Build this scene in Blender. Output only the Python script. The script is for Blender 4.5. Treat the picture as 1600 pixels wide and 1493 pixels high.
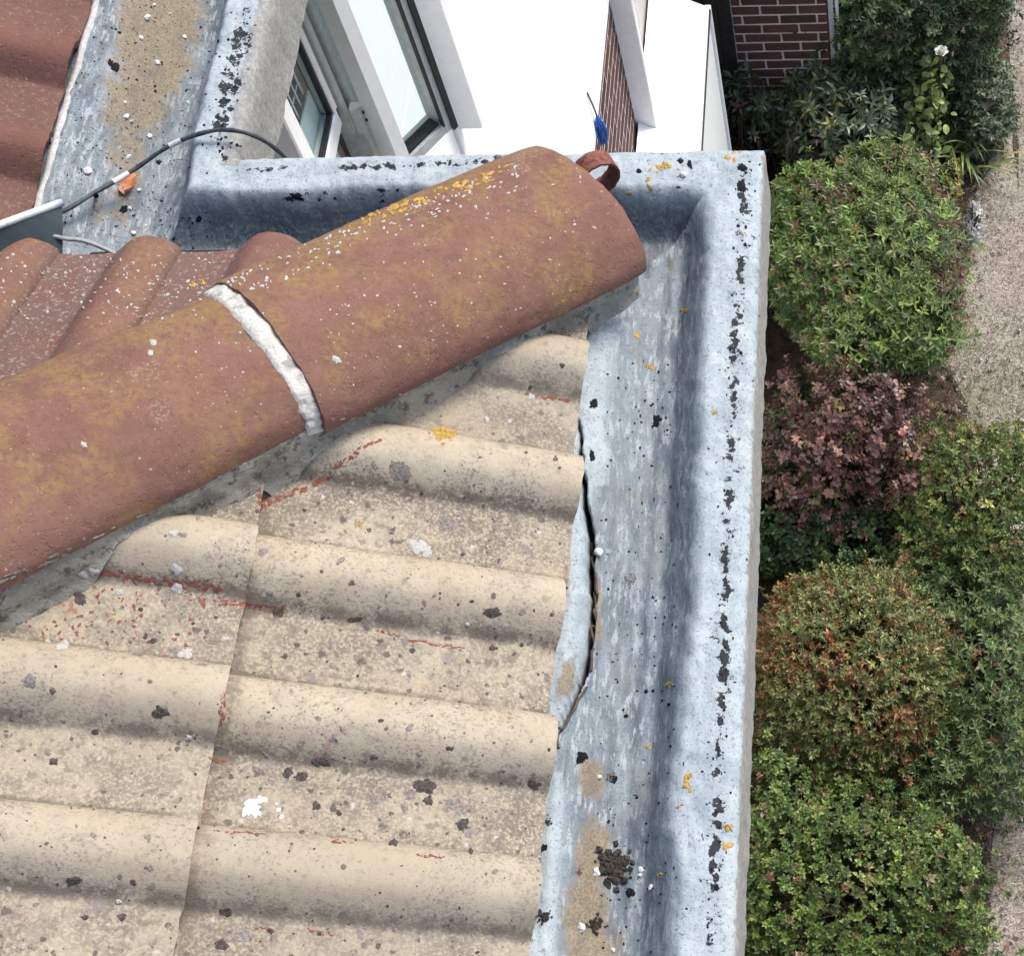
import bpy, bmesh, math, random
import numpy as np
from mathutils import Vector, Matrix

for o in list(bpy.data.objects):
    bpy.data.objects.remove(o)
scene = bpy.context.scene
COL = scene.collection
rng = np.random.default_rng(7)
random.seed(7)
R = math.radians

# ------------------------------------------------------------------ camera
ZC = 8.7                    # camera height over the garden
FPX, PPX, PPY = 2671.0, 1320.84, 782.6      # focal length and optical centre in photo pixels (the photo is a crop)
PIT, YAW, ROL = 0.496425, 0.0726722, -0.0763596
def rx(a): c, s = math.cos(a), math.sin(a); return np.array([[1, 0, 0], [0, c, -s], [0, s, c]])
def rz(a): c, s = math.cos(a), math.sin(a); return np.array([[c, -s, 0], [s, c, 0], [0, 0, 1]])
RM = rz(YAW) @ rx(PIT) @ rz(ROL)
cam = bpy.data.cameras.new('camera')
camo = bpy.data.objects.new('camera', cam)
COL.objects.link(camo)
M = Matrix([[*RM[i], 0] for i in range(3)] + [[0, 0, 0, 1]])
M.translation = (0, 0, ZC)
camo.matrix_world = M
cam.sensor_fit = 'HORIZONTAL'
cam.sensor_width = 36
cam.lens = FPX / 1600 * 36
cam.shift_x = 0.5 - PPX / 1600
cam.shift_y = (PPY - 746.5) / 1600
cam.clip_start = 0.05
cam.clip_end = 2000
scene.camera = camo

# ------------------------------------------------------------------ light
SUN_AZ, SUN_EL = R(44), R(53)       # azimuth from +Y towards +X
world = bpy.data.worlds.new('World')
scene.world = world
world.use_nodes = True
wn = world.node_tree
for n in list(wn.nodes): wn.nodes.remove(n)
sky = wn.nodes.new('ShaderNodeTexSky')
sky.sky_type = 'NISHITA'
sky.sun_disc = False
sky.sun_elevation = SUN_EL
sky.sun_rotation = SUN_AZ
sky.air_density = 1.0
sky.dust_density = 2.5
bg = wn.nodes.new('ShaderNodeBackground')
bg.inputs[1].default_value = 0.145
wo = wn.nodes.new('ShaderNodeOutputWorld')
wn.links.new(sky.outputs[0], bg.inputs[0])
wn.links.new(bg.outputs[0], wo.inputs[0])
sl = bpy.data.lights.new('sun', 'SUN')
sl.energy = 2.4
sl.angle = R(22)
sl.color = (1.0, 0.95, 0.88)
so = bpy.data.objects.new('sun', sl)
COL.objects.link(so)
sd = Vector((math.sin(SUN_AZ) * math.cos(SUN_EL), math.cos(SUN_AZ) * math.cos(SUN_EL), math.sin(SUN_EL)))
so.rotation_euler = sd.to_track_quat('Z', 'Y').to_euler()
so.location = (6, 8, 20)
vs = scene.view_settings
vs.view_transform = 'Standard'
vs.look = 'None'
vs.exposure = 0.72
vs.gamma = 1.0
vs.use_curve_mapping = False
cy = scene.cycles
cy.max_bounces = 4; cy.diffuse_bounces = 3; cy.glossy_bounces = 2; cy.transmission_bounces = 3; cy.transparent_max_bounces = 8
cy.use_adaptive_sampling = True; cy.adaptive_threshold = 0.02
cy.use_denoising = True

# ------------------------------------------------------------------ geometry helpers
CAM = np.array([0, 0, ZC])
def ray(x, y):
    return RM @ np.array([(x - PPX) / FPX, -(y - PPY) / FPX, -1.0])
def atz(x, y, z):
    r = ray(x, y); return CAM + r * ((z - ZC) / r[2])
def atx(x, y, X):
    r = ray(x, y); return CAM + r * (X / r[0])
def aty(x, y, Y):
    r = ray(x, y); return CAM + r * (Y / r[1])
def depth(p): return -((np.asarray(p) - CAM) @ RM)[2]
def project(Pn):
    c = (np.asarray(Pn) - CAM) @ RM
    return PPX - FPX * c[..., 0] / c[..., 2], PPY + FPX * c[..., 1] / c[..., 2]

def hash3(i, j, k, s):
    n = (i * 374761393 + j * 668265263 + k * 1274126177 + s * 974634777) & 0x7fffffff
    n = ((n ^ (n >> 13)) * 1274126177) & 0x7fffffff
    return ((n ^ (n >> 16)) & 0xffff) / 65535.0
def vnoise(p, seed=0):
    p = np.asarray(p, float)
    f = np.floor(p); i = f.astype(np.int64); t = p - f; t = t * t * (3 - 2 * t)
    r = 0
    for dx in (0, 1):
        for dy in (0, 1):
            for dz in (0, 1):
                w = (t[..., 0] if dx else 1 - t[..., 0]) * (t[..., 1] if dy else 1 - t[..., 1]) * (t[..., 2] if dz else 1 - t[..., 2])
                r = r + w * hash3(i[..., 0] + dx, i[..., 1] + dy, i[..., 2] + dz, seed)
    return r * 2 - 1
def fbm(p, seed=0, o=4):
    p = np.asarray(p, float); r = 0; a = 1.0; tot = 0
    for k in range(o):
        r = r + a * vnoise(p * (2.03 ** k) + 17.3 * k, seed + k); tot += a; a *= .5
    return r / tot * 1.5

def link(o, parent=None):
    COL.objects.link(o)
    if parent is not None: o.parent = parent
    return o
def mesh(name, V, F, mat=None, parent=None, smooth=False, attrs=None, cols=None):
    me = bpy.data.meshes.new(name)
    V = np.asarray(V, np.float32).reshape(-1, 3)
    if isinstance(F, np.ndarray):
        k = F.shape[1]
        me.vertices.add(len(V)); me.vertices.foreach_set('co', V.ravel())
        me.loops.add(F.size); me.loops.foreach_set('vertex_index', F.astype(np.int32).ravel())
        me.polygons.add(len(F))
        me.polygons.foreach_set('loop_start', np.arange(0, F.size, k, dtype=np.int32))
        me.update(calc_edges=True)
    else:
        me.from_pydata([tuple(v) for v in V.tolist()], [], F)
    if smooth: me.polygons.foreach_set('use_smooth', np.ones(len(me.polygons), bool))
    for an, av in (attrs or {}).items():
        a = me.attributes.new(an, 'FLOAT', 'POINT'); a.data.foreach_set('value', np.asarray(av, np.float32).ravel())
    if cols is not None:
        a = me.attributes.new('tint', 'FLOAT_COLOR', 'POINT')
        c = np.ones((len(V), 4), np.float32); c[:, :3] = cols; a.data.foreach_set('color', c.ravel())
    if mat: me.materials.append(mat)
    me.validate()
    return link(bpy.data.objects.new(name, me), parent)
def empty(name, loc=(0, 0, 0)):
    o = bpy.data.objects.new(name, None); o.location = loc; o.empty_display_size = .1
    return link(o)
def adopt(o, root):     # parent a world-space part to a thing whose origin sits elsewhere
    o.parent = root
    o.matrix_parent_inverse = Matrix.Translation(-Vector(root.location))
    return o
def tag(o, label=None, cat=None, group=None, kind=None):
    if label: o['label'] = label
    if cat: o['category'] = cat
    if group: o['group'] = group
    if kind: o['kind'] = kind
    return o

def grid_faces(nu, nv, wrap=False, off=0):
    i, j = np.meshgrid(np.arange(nu - 1), np.arange(nv if wrap else nv - 1), indexing='ij')
    a = i * nv + j; b = i * nv + (j + 1) % nv
    return np.stack([a, b, b + nv, a + nv], -1).reshape(-1, 4) + off

def box_bm(bm, lo, hi, bev=0.0, jit=0.0):
    lo, hi = np.minimum(lo, hi), np.maximum(lo, hi)
    c = (np.array(lo) + hi) / 2; s = np.array(hi) - lo
    r = bmesh.ops.create_cube(bm, size=1)
    for v in r['verts']:
        v.co = Vector(c + np.array(v.co) * s + (rng.normal(size=3) * jit if jit else 0))
    if bev:
        es = list({e for v in r['verts'] for e in v.link_edges})
        bmesh.ops.bevel(bm, geom=es, offset=bev, segments=1, affect='EDGES')
def bm_obj(name, bm, mat, parent=None, smooth=False):
    me = bpy.data.meshes.new(name)
    bmesh.ops.recalc_face_normals(bm, faces=bm.faces)
    bm.to_mesh(me); bm.free()
    if mat: me.materials.append(mat)
    if smooth:
        for p in me.polygons: p.use_smooth = True
    return link(bpy.data.objects.new(name, me), parent)
def box(name, lo, hi, mat, parent=None, bev=0.0, jit=0.0):
    bm = bmesh.new(); box_bm(bm, lo, hi, bev, jit)
    return bm_obj(name, bm, mat, parent)

def spline(pts, n):
    P_ = np.array(pts, float); m = len(P_)
    Q = np.vstack([2 * P_[0] - P_[1], P_, 2 * P_[-1] - P_[-2]])
    out = []
    for t in np.linspace(0, m - 1 - 1e-6, n):
        i = int(t); f = t - i; a, b, c, d = Q[i:i + 4]
        out.append(.5 * (2 * b + (c - a) * f + (2 * a - 5 * b + 4 * c - d) * f * f + (3 * b - a - 3 * c + d) * f ** 3))
    return np.array(out)
def tube_np(path, rad, seg=8):
    path = np.asarray(path); n = len(path)
    rad = np.broadcast_to(rad, (n,))
    T = np.gradient(path, axis=0); T /= np.linalg.norm(T, axis=1)[:, None] + 1e-9
    up = np.array([0.13, 0.21, 1.0]); A = np.cross(T, up); A /= np.linalg.norm(A, axis=1)[:, None] + 1e-9
    B = np.cross(T, A)
    th = np.linspace(0, 2 * np.pi, seg, endpoint=False)
    V = path[:, None] + rad[:, None, None] * (np.cos(th)[None, :, None] * A[:, None] + np.sin(th)[None, :, None] * B[:, None])
    return V.reshape(-1, 3), grid_faces(n, seg, wrap=True)
def merge(parts):
    Vs, Fs, o = [], [], 0
    for V, F in parts:
        Vs.append(V); Fs.append(F + o); o += len(V)
    return np.vstack(Vs), np.vstack(Fs)

# ------------------------------------------------------------------ material helpers
class NT:
    def __init__(s, name):
        s.m = bpy.data.materials.new(name); s.m.use_nodes = True
        s.t = s.m.node_tree
        for n in list(s.t.nodes): s.t.nodes.remove(n)
        s.out = s.t.nodes.new('ShaderNodeOutputMaterial')
        s.geo = s.t.nodes.new('ShaderNodeNewGeometry')
        s.pos = s.geo.outputs['Position']
    def tilepos(s):         # shift the pattern from piece to piece
        a = s.t.nodes.new('ShaderNodeVectorMath'); a.operation = 'MULTIPLY_ADD'
        r = s.t.nodes.new('ShaderNodeObjectInfo'); s.t.links.new(r.outputs['Random'], a.inputs[0])
        a.inputs[1].default_value = (3.1, 5.7, 2.3); s.t.links.new(s.geo.outputs['Position'], a.inputs[2]); s.pos = a.outputs[0]
    def _in(s, sock, v):
        if isinstance(v, bpy.types.NodeSocket): s.t.links.new(v, sock)
        elif v is not None:
            if isinstance(v, (tuple, list)) and sock.type == 'RGBA' and len(v) == 3: v = (*v, 1)
            sock.default_value = v
    def scale(s, v, sc, rot=None):
        n = s.t.nodes.new('ShaderNodeMapping'); s._in(n.inputs['Vector'], v); n.inputs['Scale'].default_value = sc
        if rot: n.inputs['Rotation'].default_value = rot
        return n.outputs[0]
    def noise(s, sc, det=4, ro=.6, vec=None, dist=0):
        n = s.t.nodes.new('ShaderNodeTexNoise'); s._in(n.inputs['Vector'], s.pos if vec is None else vec)
        n.inputs['Scale'].default_value = sc; n.inputs['Detail'].default_value = min(det, 2 if sc > 140 else 3 if sc > 50 else 4)
        n.inputs['Roughness'].default_value = ro; n.inputs['Distortion'].default_value = dist
        return n.outputs['Fac']
    def vor(s, sc, vec=None, feat='F1'):
        n = s.t.nodes.new('ShaderNodeTexVoronoi'); n.feature = feat
        s._in(n.inputs['Vector'], s.pos if vec is None else vec); n.inputs['Scale'].default_value = sc
        return n.outputs['Distance'], n.outputs['Color']
    def warp(s, amt, sc, vec=None):
        n = s.t.nodes.new('ShaderNodeTexNoise'); n.inputs['Scale'].default_value = sc; n.inputs['Detail'].default_value = 3
        s._in(n.inputs['Vector'], s.pos)
        a = s.t.nodes.new('ShaderNodeVectorMath'); a.operation = 'MULTIPLY_ADD'
        s._in(a.inputs[0], n.outputs['Color']); a.inputs[1].default_value = (amt,) * 3; s._in(a.inputs[2], s.pos if vec is None else vec)
        return a.outputs[0]
    def mp(s, f, a, b, c=0.0, d=1.0):
        n = s.t.nodes.new('ShaderNodeMapRange'); n.interpolation_type = 'SMOOTHSTEP'
        s._in(n.inputs[0], f)
        for i, v in enumerate((a, b, c, d)): s._in(n.inputs[i + 1], v)
        return n.outputs[0]
    def ma(s, op, a, b=0.0):
        n = s.t.nodes.new('ShaderNodeMath'); n.operation = op; s._in(n.inputs[0], a); s._in(n.inputs[1], b); return n.outputs[0]
    def mul(s, a, b): return s.ma('MULTIPLY', a, b)
    def add(s, a, b): return s.ma('ADD', a, b)
    def mix(s, f, a, b, mode='MIX'):
        n = s.t.nodes.new('ShaderNodeMix'); n.data_type = 'RGBA'; n.blend_type = mode
        s._in(n.inputs[0], f); s._in(n.inputs[6], a); s._in(n.inputs[7], b); return n.outputs[2]
    def dim(s, c, k): return s.mix(1.0, c, k if isinstance(k, tuple) else (k,) * 3, 'MULTIPLY')
    def sep(s, c):
        n = s.t.nodes.new('ShaderNodeSeparateColor'); s._in(n.inputs[0], c); return n.outputs
    def attr(s, name, col=False):
        n = s.t.nodes.new('ShaderNodeAttribute'); n.attribute_name = name
        return n.outputs['Color' if col else 'Fac']
    def objrand(s):
        n = s.t.nodes.new('ShaderNodeObjectInfo'); return n.outputs['Random']
    def bump(s, h, st, d=.002, nrm=None):
        n = s.t.nodes.new('ShaderNodeBump'); n.inputs['Strength'].default_value = st; n.inputs['Distance'].default_value = d
        s._in(n.inputs['Height'], h)
        if nrm is not None: s._in(n.inputs['Normal'], nrm)
        return n.outputs[0]
    def bsdf(s, col, rough=.8, nrm=None, metal=0.0, spec=.3, **kw):
        n = s.t.nodes.new('ShaderNodeBsdfPrincipled'); s._in(n.inputs['Base Color'], col); s._in(n.inputs['Roughness'], rough)
        n.inputs['Metallic'].default_value = metal; n.inputs['Specular IOR Level'].default_value = spec
        if nrm is not None: s._in(n.inputs['Normal'], nrm)
        for k, v in kw.items(): s._in(n.inputs[k], v)
        s.t.links.new(n.outputs[0], s.out.inputs[0]); return n
def plain(name, col, rough=.7, sc=60, var=.25, bump=.3, metal=0.0, spec=.3):
    m = NT(name); f = m.noise(sc, 5, .65); g = m.noise(sc * .13, 4, .6)
    c = m.mix(m.mp(f, .3, .7), tuple(x * (1 - var) for x in col), tuple(min(1, x * (1 + var)) for x in col))
    c = m.mix(m.mul(m.mp(g, .35, .7), .35), c, tuple(x * (1 - var * 1.4) for x in col))
    m.bsdf(c, rough, m.bump(f, bump, .002), metal, spec)
    return m.m

def mat_beige():
    m = NT('cream_coated_tile')
    m.tilepos()
    pan = m.attr('pan')
    n1 = m.noise(7, 5, .6); n2 = m.noise(48, 5, .7); n3 = m.noise(150, 4, .7); n4 = m.noise(420, 2, .6)
    c = m.mix(m.mp(n1, .3, .7), (.53, .44, .315), (.63, .54, .405))
    c = m.mix(m.mul(m.mp(m.noise(17, 4, .6), .42, .66), .55), c, (.47, .40, .31))
    # grey lichen dusting, denser in the pans
    dens = m.add(m.mul(pan, .14), m.mul(m.mp(n1, .35, .65), .05))
    pt = m.mp(m.noise(8.5, 4, .65), .36, .64, .30, 1.15)
    d1 = m.mul(pt, m.mp(m.add(n2, dens), .44, .78))
    c = m.mix(m.mul(d1, m.mp(n3, .36, .70)), c, (.27, .23, .18))
    d2 = m.mp(m.add(m.noise(260, 3, .62), dens), .57, .73)
    c = m.mix(m.mul(m.mul(d2, .7), pt), c, (.19, .16, .125))
    c = m.mix(m.mul(m.mul(m.mp(m.noise(20, 4, .7), .50, .72), pan), .45), c, (.25, .215, .175))
    d3 = m.mp(m.noise(95, 4, .6), .60, .74)
    c = m.mix(m.mul(d3, .4), c, (.64, .56, .43))
    dm = m.mul(m.attr('dirt_shade'), m.mp(m.noise(30, 4, .7), .30, .62, .25, 1.0))
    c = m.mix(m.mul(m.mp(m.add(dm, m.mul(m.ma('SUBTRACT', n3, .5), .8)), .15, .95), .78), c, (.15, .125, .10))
    c = m.mix(m.mul(m.mul(m.mp(m.noise(70, 3, .6), .55, .66), m.add(.25, m.mul(pan, .75))), .6), c, (.19, .16, .135))
    # round lichen thalli
    for sc, th, lim, colr, am in ((42, .26, .80, (.12, .105, .10), .85), (75, .27, .74, (.10, .09, .085), .9), (26, .25, .86, (.30, .27, .25), .7), (60, .22, .86, (.66, .64, .60), .8)):
        dd, cc = m.vor(sc, m.warp(.012, 90))
        r, g, b = m.sep(cc)[:3]
        sel = m.mul(m.mp(r, lim, lim + .03), m.mp(dd, th, th - .08))
        sel = m.mul(sel, m.mp(m.add(n3, m.mul(g, .3)), .42, .6))
        c = m.mix(m.mul(m.mul(sel, am), m.add(.35, m.mul(pan, .65))), c, colr)
    # bare terracotta where the coating has gone
    e = m.mul(m.mp(m.noise(11, 4, .6), .60, .70), m.mp(m.noise(120, 3, .6), .5, .6))
    c = m.mix(m.mul(e, .75), c, (.36, .11, .06))
    c = m.mix(m.mp(m.objrand(), 0, 1, 0, .28), c, (.36, .32, .245))
    c = m.dim(c, (.71, .71, .715))
    h = m.add(m.mul(n3, .6), m.mul(n4, .5))
    h = m.add(h, m.mul(d2, -.2))
    m.bsdf(c, .88, m.bump(h, .45, .0018), spec=.2)
    return m.m
def mat_red(name, tint=(1, 1, 1), specks=1.0, ochre=1.0, grime=0.0):
    m = NT(name)
    n1 = m.noise(6, 5, .6); n2 = m.noise(40, 5, .65); n3 = m.noise(190, 4, .7); n4 = m.noise(600, 2, .6)
    T = lambda a: tuple(x * y for x, y in zip(a, tint))
    c = m.mix(m.mp(n1, .3, .7), T((.200, .092, .072)), T((.275, .140, .112)))
    c = m.mix(m.mul(m.mp(n2, .4, .7), .5), c, T((.30, .165, .135)))
    c = m.mix(m.mul(m.mp(n3, .5, .75), .55), c, T((.15, .066, .054)))
    c = m.mix(m.mul(m.mp(m.noise(330, 3, .6), .60, .70), .4), c, T((.36, .225, .18)))
    if ochre:
        k = m.attr('crest')
        o1 = m.mul(m.mp(m.add(m.noise(13, 5, .62), m.mul(k, .15)), .49, .70), m.mp(m.noise(110, 4, .65), .34, .64))
        c = m.mix(m.mul(o1, .85 * ochre), c, (.34, .235, .075))
        o3 = m.mul(m.mp(m.noise(21, 5, .7), .55, .70), .5)
        c = m.mix(o3, c, (.13, .085, .070))
        o2 = m.mul(m.mp(m.add(m.noise(9, 4, .6), m.mul(k, .12)), .64, .74), m.mp(m.noise(240, 3, .6), .52, .6))
        c = m.mix(m.mul(o2, .7), c, (.42, .37, .27))
    for sc, th, lim, colr in ((90, .16, .88, (.55, .52, .46)), (170, .20, .84, (.50, .46, .40)), (300, .24, .80, (.44, .39, .33))):
        dd, cc = m.vor(sc, m.warp(.006, 160))
        r, g, b = m.sep(cc)[:3]
        lim2 = m.mp(m.noise(8, 3, .6), .35, .65, min(.995, lim + .19 / max(specks, .2)), lim - .1 * specks)
        sel = m.mul(m.ma('GREATER_THAN', r, lim2), m.mp(dd, th, th * .6))
        c = m.mix(m.mul(sel, .9), c, colr)
    if grime:
        gq = m.mul(m.attr('pan'), m.mp(m.noise(26, 4, .7), .30, .60))
        c = m.mix(m.mul(gq, .75 * grime), c, (.16, .125, .115))
        c = m.mix(m.mul(m.mul(m.attr('pan'), m.mp(m.noise(150, 3, .7), .57, .64)), .8 * grime), c, (.42, .39, .35))
    c = m.dim(m.mix(.17, c, (.24, .20, .175)), (.74, .665, .615))
    m.bsdf(c, .88, m.bump(m.add(m.add(m.mul(n3, .7), m.mul(n4, .5)), m.mul(m.mp(m.noise(85, 3, .7), .30, .45), .8)), .6, .0018), spec=.18)
    return m.m
def mat_gutter():
    m = NT('bluish_gutter_coating')
    k = m.attr('worn'); sand = m.attr('sand'); con = m.attr('bare'); side = m.attr('crack')
    st = m.scale(m.pos, (1.0, .22, 1.0)); st2 = m.scale(m.pos, (.25, 1.0, 1.0))
    n1 = m.noise(22, 5, .65); n2 = m.noise(85, 5, .7); n3 = m.noise(300, 3, .65)
    s1 = m.noise(45, 5, .65, st); s2 = m.noise(150, 4, .65, st)
    top = m.mix(m.mp(n1, .3, .7), (.46, .54, .62), (.62, .69, .75))
    top = m.mix(m.mul(m.mp(n2, .52, .68), .45), top, (.70, .77, .83))
    top = m.mix(m.mul(m.mp(m.noise(130, 4, .7), .59, .68), .75), top, (.30, .335, .38))
    top = m.mix(m.mul(m.mp(m.noise(60, 5, .75), .58, .70), .6), top, (.26, .275, .295))
    top = m.mix(m.mul(m.mp(m.noise(260, 2, .7), .56, .66), .5), top, (.20, .215, .23))
    top = m.mix(m.mul(m.mp(m.noise(16, 4, .7), .52, .68), .4), top, (.36, .40, .44))
    fl = m.mix(m.mp(s1, .32, .68), (.185, .225, .275), (.36, .42, .485))
    fl = m.mix(m.mul(m.mp(s2, .5, .64), m.mp(n1, .35, .6, .25, .75)), fl, (.62, .68, .73))
    fl = m.mix(m.mul(m.mp(n3, .52, .66), .55), fl, (.13, .14, .15))
    fl = m.mix(m.mul(m.mp(m.noise(12, 4, .7), .50, .68), .4), fl, (.27, .26, .25))
    kk = m.mp(m.add(k, m.mul(m.ma('SUBTRACT', s1, .5), .9)), .32, .72)
    c = m.mix(kk, top, fl)
    sd = m.mp(m.add(sand, m.mul(m.ma('SUBTRACT', m.noise(40, 5, .7), .5), 1.5)), .30, .80)
    sc = m.mix(m.mp(n3, .35, .65), (.26, .20, .135), (.44, .35, .24))
    sc = m.mix(m.mul(m.mp(m.noise(28, 4, .65), .5, .65), .6), sc, (.22, .19, .165))
    c = m.mix(m.mul(sd, .92), c, sc)
    gr = m.mul(m.mp(m.add(m.noise(170, 4, .7), m.mul(m.attr('grit'), .07)), .665, .76), m.mp(m.attr('grit'), .05, .5))
    c = m.mix(m.mul(gr, .9), c, (.04, .04, .045))
    bt = m.mp(m.add(m.attr('bit'), m.add(m.mul(m.ma('SUBTRACT', m.noise(75, 3, .7), .5), 1.5), m.mul(m.ma('SUBTRACT', m.noise(230, 2, .7), .5), .9))), .50, .60)
    cc = m.mix(m.mp(n2, .35, .65), (.35, .35, .355), (.50, .50, .505))
    cc = m.mix(m.mul(m.mp(n3, .5, .66), .6), cc, (.24, .225, .21))
    cc = m.mix(m.mul(m.mp(m.noise(14, 4, .6), .5, .7), .4), cc, (.39, .38, .37))
    cb = m.mp(m.add(con, m.mul(m.ma('SUBTRACT', m.noise(60, 5, .7), .5), 1.1)), .42, .58)
    c = m.mix(cb, c, cc)
    c = m.mix(m.mul(bt, .97), c, (.012, .012, .014))
    c = m.mix(m.mp(side, .25, .7), c, (.028, .027, .028))
    c = m.dim(c, (.615, .62, .585))
    h = m.add(m.mul(n2, .7), m.add(m.mul(n3, .35), m.mul(s2, .5)))
    m.bsdf(c, .72, m.bump(h, .5, .003), spec=.3)
    return m.m
def mat_mortar():
    m = NT('grey_bedding_mortar')
    n1 = m.noise(12, 5, .65); n2 = m.noise(70, 5, .7); n3 = m.noise(260, 3, .65)
    c = m.mix(m.mp(n1, .35, .65), (.31, .285, .24), (.50, .46, .385))
    c = m.mix(m.mul(m.mp(m.noise(40, 4, .75), .50, .64), .8), c, (.10, .095, .085))
    c = m.mix(m.mul(m.mp(n3, .55, .68), .6), c, (.60, .57, .52))
    m.bsdf(m.dim(c, (.66, .665, .665)), .92, m.bump(m.add(n2, m.mul(n3, .5)), .7, .003), spec=.15)
    return m.m
def mat_white_mortar():
    m = NT('pale_joint_mortar')
    n2 = m.noise(90, 5, .7); n3 = m.noise(320, 3, .65)
    c = m.mix(m.mp(n2, .3, .6), (.66, .63, .57), (.78, .75, .69))
    c = m.mix(m.mul(m.mp(m.noise(55, 5, .7), .52, .66), .7), c, (.33, .31, .28))
    m.bsdf(m.dim(c, .70), .92, m.bump(m.add(n2, m.mul(n3, .5)), .7, .003), spec=.15)
    return m.m
def mat_leaf(name, rough=.42, trans=.14):
    m = NT(name)
    c = m.attr('tint', True)
    c = m.mix(m.mul(m.mp(m.noise(55, 3, .6), .35, .7), .25), c, (.02, .03, .012))
    p = m.bsdf(c, rough, spec=.5)
    tr = m.t.nodes.new('ShaderNodeBsdfTranslucent'); m.t.links.new(c, tr.inputs[0])
    mx = m.t.nodes.new('ShaderNodeMixShader'); mx.inputs[0].default_value = trans
    m.t.links.new(p.outputs[0], mx.inputs[1]); m.t.links.new(tr.outputs[0], mx.inputs[2])
    m.t.links.new(mx.outputs[0], m.out.inputs[0])
    return m.m
def mat_brick():
    m = NT('dark_red_brick')
    r = m.objrand(); n = m.noise(60, 4, .65)
    c = m.mix(r, (.060, .032, .028), (.125, .054, .042))
    c = m.mix(m.mul(m.mp(n, .4, .7), .6), c, (.05, .031, .029))
    m.bsdf(c, .85, m.bump(m.noise(140, 4, .7), .5, .003), spec=.2)
    return m.m
def mat_brickwall():
    m = NT('distant_brickwork')
    b = m.t.nodes.new('ShaderNodeTexBrick')
    cx = m.t.nodes.new('ShaderNodeSeparateXYZ'); m.t.links.new(m.pos, cx.inputs[0])
    cb = m.t.nodes.new('ShaderNodeCombineXYZ'); m._in(cb.inputs[0], m.add(cx.outputs[0], cx.outputs[1])); m.t.links.new(cx.outputs[2], cb.inputs[1])
    m.t.links.new(cb.outputs[0], b.inputs['Vector'])
    b.inputs['Scale'].default_value = 1; b.inputs['Brick Width'].default_value = .22; b.inputs['Row Height'].default_value = .075
    b.inputs['Mortar Size'].default_value = .006; b.inputs['Color1'].default_value = (.10, .05, .042, 1); b.inputs['Color2'].default_value = (.19, .08, .06, 1)
    b.inputs['Mortar'].default_value = (.55, .50, .47, 1)
    m.bsdf(b.outputs['Color'], .9, m.bump(b.outputs['Fac'], .4, -.004), spec=.2)
    return m.m
def mat_ground():
    m = NT('dry_lawn')
    n1 = m.noise(1.1, 5, .6); n2 = m.noise(9, 5, .7); n3 = m.noise(70, 4, .7)
    c = m.mix(m.mp(n2, .3, .7), (.28, .24, .20), (.44, .385, .325))
    c = m.mix(m.mul(m.mp(n3, .45, .7), .6), c, (.62, .56, .48))
    c = m.mix(m.mul(m.mp(n1, .48, .68), .6), c, (.19, .20, .10))
    c = m.mix(m.mul(m.mp(m.noise(130, 3, .7), .58, .68), .6), c, (.14, .11, .08))
    m.bsdf(c, .95, m.bump(m.add(n2, n3), .9, .02), spec=.1)
    return m.m
def mat_soil():
    m = NT('garden_soil')
    n2 = m.noise(14, 5, .7); n3 = m.noise(90, 4, .7)
    c = m.mix(m.mp(n2, .3, .7), (.055, .042, .03), (.13, .10, .072))
    c = m.mix(m.mul(m.mp(n3, .6, .7), .8), c, (.26, .20, .14))
    m.bsdf(c, .95, m.bump(m.add(n2, n3), 1, .03), spec=.1)
    return m.m
def mat_glass():
    m = NT('window_glass')
    p = m.bsdf((.86, .95, .93), .02, spec=.5)
    p.inputs['Transmission Weight'].default_value = 0.0
    tr = m.t.nodes.new('ShaderNodeBsdfTransparent'); tr.inputs[0].default_value = (.90, .955, .95, 1)
    gl = m.t.nodes.new('ShaderNodeBsdfGlossy'); gl.inputs['Roughness'].default_value = .01
    fr = m.t.nodes.new('ShaderNodeFresnel'); fr.inputs[0].default_value = 1.6
    mx = m.t.nodes.new('ShaderNodeMixShader'); m._in(mx.inputs[0], m.mul(fr.outputs[0], m.ma('SUBTRACT', 1.0, m.geo.outputs['Backfacing'])))
    m.t.links.new(tr.outputs[0], mx.inputs[1]); m.t.links.new(gl.outputs[0], mx.inputs[2])
    m.t.links.new(mx.outputs[0], m.out.inputs[0])
    return m.m

BEIGE, HIPRED = mat_beige(), mat_red('weathered_hip_terracotta', (1.0, 1.02, 1.02), .55, 1.0)
SLOPERED = mat_red('speckled_red_tile', (.92, .93, .98), 2.0, .55, 1.0)
WINGRED = mat_red('dusky_red_tile', (.80, .74, .76), .9, 0, .35)
GUT, MORTAR, WMORTAR = mat_gutter(), mat_mortar(), mat_white_mortar()
BRICK, BRICKWALL, GROUND, SOIL, GLASS = mat_brick(), mat_brickwall(), mat_ground(), mat_soil(), mat_glass()
WHITE = plain('white_plastic_cladding', (.89, .895, .90), .45, 30, .03, .05, spec=.4)
WHITEFR = plain('white_window_frame', (.80, .81, .80), .4, 30, .04, .05, spec=.4)
GREYFR = plain('grey_green_frame_profile', (.46, .49, .48), .5, 60, .12, .1)
GASKET = plain('black_gasket', (.02, .024, .026), .6, 60, .2, .1)
JOINT = plain('pale_brick_mortar', (.60, .55, .53), .9, 90, .2, .5)
DARKWOOD = plain('near_black_timber', (.022, .019, .018), .8, 40, .4, .4)
ZINC = plain('dark_zinc_sheet', (.040, .058, .066), .55, 25, .2, .15, 0, .3)
ZINCEDGE = plain('pale_zinc_edge', (.58, .66, .68), .45, 60, .12, .15, .1, .4)
RUST = plain('rusty_iron', (.17, .062, .042), .8, 120, .4, .6)
CABLEM = plain('weathered_black_cable', (.055, .06, .068), .6, 90, .4, .3)
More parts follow.
